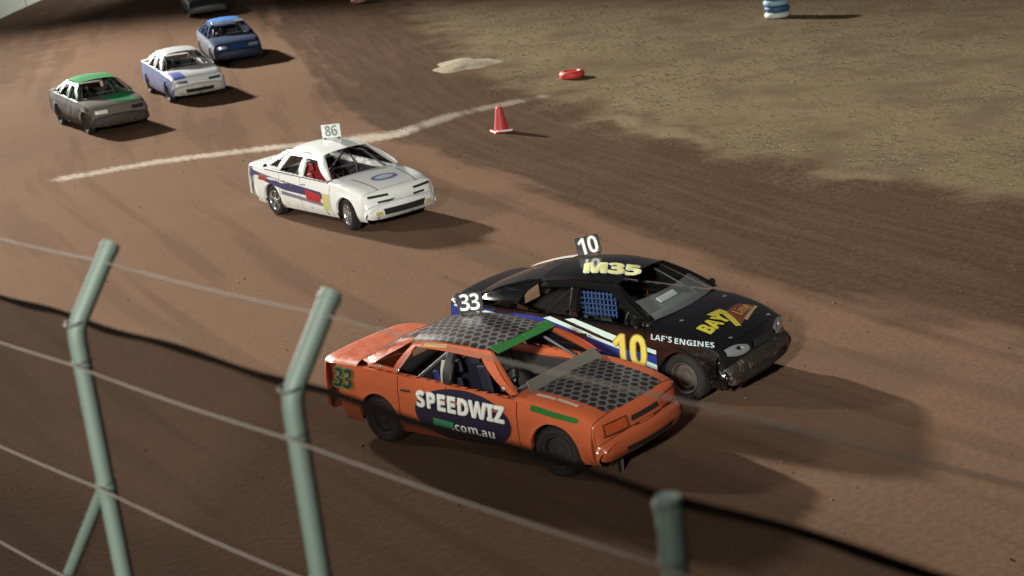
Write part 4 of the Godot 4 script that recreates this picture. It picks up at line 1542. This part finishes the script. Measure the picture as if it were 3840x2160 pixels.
	sticker("bonnet_patch", [Vector2(1.0, -0.66), Vector2(1.05, 0.25), Vector2(1.85, 0.05), Vector2(1.98, -0.56)], func(q): return Vector3(q.x, sh4.top_y(q.x, q.y), q.y), Vector3.UP, dull(lin(0.045, 0.28, 0.11)), g.node, 0.004)
	for s in [1.0, -1.0]:
		sticker("headlamp_cover", [Vector2(s * 0.36, 0.60), Vector2(s * 0.72, 0.60), Vector2(s * 0.72, 0.70), Vector2(s * 0.36, 0.70)], func(q): return Vector3(sh4.front_x(q.y, q.x), q.y, q.x), Vector3.RIGHT, mat(lin(0.75, 0.73, 0.70), 0.25, 0.0, 0.5) if s > 0 else M.under, g.node, 0.014)
	var w2 := make_car("blue_flanked_race_car", "white sedan race car with blue flank and blue front corner", Vector3(-9.75, 0, -55.0), -68.0, {
		"width": width, "profile": boxy, "cab": cab1, "rear_pillars": pillars1, "paint": mat(lin(0.70, 0.71, 0.72), 0.35, 0.0, 0.5), "side": muddy(lin(0.16, 0.21, 0.42), 0.22, 43, 0.35, 0.4),
		"front_bumper": muddy(lin(0.55, 0.55, 0.50), 0.42, 47, 0.5, 0.1), "detail": false, "dash": mat(lin(0.03, 0.03, 0.09), 0.6)})
	var sh5: Shape = w2.shape
	sticker("blue_corner", [Vector2(1.55, 0.42), Vector2(1.4, 0.80), Vector2(2.08, 0.74), Vector2(2.1, 0.36)], func(q): return Vector3(q.x, sh5.top_y(q.x, q.y), q.y), Vector3.UP, mat(lin(0.10, 0.14, 0.50), 0.4), w2.node, 0.004)
	sticker("red_mark", [Vector2(1.5, -0.30), Vector2(1.62, -0.30), Vector2(1.58, 0.06), Vector2(1.47, 0.06)], func(q): return Vector3(q.x, sh5.top_y(q.x, q.y), q.y), Vector3.UP, mat(lin(0.38, 0.18, 0.18), 0.5), w2.node, 0.004)
	for s in [1.0, -1.0]:
		sticker("headlamp_slot", [Vector2(s * 0.34, 0.59), Vector2(s * 0.72, 0.60), Vector2(s * 0.72, 0.68), Vector2(s * 0.34, 0.67)], func(q): return Vector3(sh5.front_x(q.y, q.x), q.y, q.x), Vector3.RIGHT, mat(lin(0.04, 0.05, 0.06), 0.3), w2.node, 0.014)
	sticker("air_intake", [Vector2(-0.42, 0.30), Vector2(0.42, 0.30), Vector2(0.46, 0.41), Vector2(-0.46, 0.41)], func(q): return Vector3(sh5.front_x(q.y, q.x), q.y, q.x), Vector3.RIGHT, M.under, w2.node, 0.012)
	var bl := make_car("blue_roofed_race_car", "dark navy sedan race car with bright blue roof and white visor", Vector3(-9.25, 0, -62.8), -74.0, {
		"width": width, "profile": boxy, "cab": cab1, "rear_pillars": pillars1, "paint": dull(lin(0.02, 0.045, 0.12)), "side": muddy(lin(0.014, 0.024, 0.05), 0.25, 53, 0.6, 0.0),
		"roof": dull(lin(0.05, 0.17, 0.48)), "bonnet": dull(lin(0.035, 0.05, 0.10)), "detail": false})
	var vis := MB.new()
	vis.box(Vector3(0.40, 1.375, 0), Vector3(0.16, 0.012, 1.14), Basis(Vector3.BACK, -0.4), 0.004)
	part("visor", vis, mat(lin(0.62, 0.66, 0.66), 0.45), bl.node)
	for s in [1.0, -1.0]:
		sticker("headlamp", [Vector2(s * 0.40, 0.60), Vector2(s * 0.74, 0.60), Vector2(s * 0.74, 0.70), Vector2(s * 0.40, 0.70)], func(q): return Vector3(bl.shape.front_x(q.y, q.x), q.y, q.x), Vector3.RIGHT, M.lamp_glass, bl.node, 0.014)
	make_car("dark_race_car", "black sedan race car at the tail of the pack", Vector3(-12.9, 0, -81.5), -76.0, {
		"width": width, "profile": boxy, "cab": cab1, "rear_pillars": pillars1, "paint": dull(lin(0.02, 0.024, 0.026)), "side": muddy(lin(0.02, 0.022, 0.024), 0.30, 63, 0.4, 0.3),
		"front_bumper": mat(lin(0.10, 0.105, 0.10), 0.5), "detail": false})

func tyre_ring(mb: MB, at: Vector3, r: float, h: float) -> void:
	mb.lathe([Vector2(r * 0.58, 0.01), Vector2(r * 0.72, 0.0), Vector2(r * 0.93, h * 0.10), Vector2(r, h * 0.32), Vector2(r, h * 0.68), Vector2(r * 0.93, h * 0.90), Vector2(r * 0.72, h), Vector2(r * 0.58, h - 0.01), Vector2(r * 0.55, h * 0.6), Vector2(r * 0.58, 0.01)], 28, Vector3.UP, at)

func build_infield_things() -> void:
	# marker cone
	var redp := mat(lin(0.50, 0.045, 0.045), 0.5)
	var cone := thing("marker_cone", "red plastic marker cone with white base edge beside the start line", "cone", Vector3(0.22, height_at(0.22, -41.3), -41.3))
	var cb := MB.new()
	cb.lathe([Vector2(0.185, 0.03), Vector2(0.175, 0.06), Vector2(0.12, 0.38), Vector2(0.085, 0.60), Vector2(0.06, 0.62), Vector2(0.001, 0.62)], 28, Vector3.UP)
	part("cone_body", cb, redp, cone)
	var bs := MB.new()
	bs.box(Vector3(0, 0.02, 0), Vector3(0.46, 0.04, 0.46), Basis(Vector3.UP, 0.3), 0.012)
	part("cone_base", bs, redp, cone)
	var ws := MB.new()
	ws.box(Vector3(0.07, 0.045, 0.19), Vector3(0.42, 0.035, 0.08), Basis(Vector3.UP, -0.12), 0.01)
	part("base_edge", ws, M.white_ink, cone)
	# red tyre lying on the grass
	var rt := thing("red_tyre", "red painted tyre lying flat on the infield grass", "tyre", Vector3(2.46, height_at(2.46, -48.3) - 0.01, -48.3))
	var rb := MB.new()
	tyre_ring(rb, Vector3.ZERO, 0.36, 0.22)
	part("tyre_body", rb, mat(lin(0.62, 0.06, 0.045), 0.55), rt)
	var ri := MB.new()
	ri.lathe([Vector2(0.2, 0.05), Vector2(0.001, 0.05)], 20, Vector3.UP)
	part("dirt_fill", ri, mat(lin(0.2, 0.13, 0.08), 0.95), rt)
	# stack of painted tyres
	var st := thing("tyre_stack", "stack of blue painted tyres on a white painted tyre", "tyre stack", Vector3(9.75, height_at(9.75, -55.6), -55.6))
	for k in 5:
		var mb := MB.new()
		tyre_ring(mb, Vector3(0.02 * sin(k * 2.0), k * 0.2, 0.02 * cos(k * 3.0)), 0.42, 0.198)
		part("tyre", mb, mat([lin(0.60, 0.66, 0.60), lin(0.03, 0.10, 0.22), lin(0.28, 0.42, 0.52), lin(0.05, 0.20, 0.38), lin(0.05, 0.2, 0.38)][k], 0.55), st)
	# pale marker far up the pole line
	var pm := thing("tyre_marker", "faded pink and white painted tyre on the far pole line", "tyre", Vector3(-5.27, height_at(-5.27, -77.2), -77.2))
	for k in 2:
		var mb := MB.new()
		tyre_ring(mb, Vector3(0, k * 0.2, 0), 0.36, 0.198)
		part("tyre", mb, mat([lin(0.42, 0.22, 0.20), lin(0.55, 0.48, 0.45)][k], 0.6), pm)
	# sand pile
	var sp := thing("sand_pile", "low pile of pale yellow sand on the edge of the grass", "sand pile", Vector3(-0.62, 0, -53.6))
	var rows := []
	for r in 11:
		var row := PackedVector3Array()
		for s in 33:
			var a := TAU * (s % 32) / 32.0
			var rr := r / 10.0 * (1.0 + 0.16 * sin(a * 3 + 1) + 0.08 * sin(a * 7))
			var h := 0.15 * pow(cos(minf(1.0, r / 10.0) * PI / 2), 1.4) * (1.0 + 0.25 * n_mid.get_noise_2d(cos(a) * rr * 9, sin(a) * rr * 9)) - 0.012
			row.append(Vector3(cos(a) * rr * 1.15, h, sin(a) * rr * 1.5))
		rows.append(row)
	var sb := MB.new()
	sb.grid(rows, Vector3(0, -3, 0))
	var smt := mat(lin(0.24, 0.185, 0.105), 0.95)
	smt.normal_enabled = true
	smt.normal_texture = noise_tex(0.06, Color.BLACK, Color.WHITE, 256, 71, true, 5.0)
	smt.uv1_scale = Vector3(4, 4, 4)
	part("heap", sb, smt, sp)
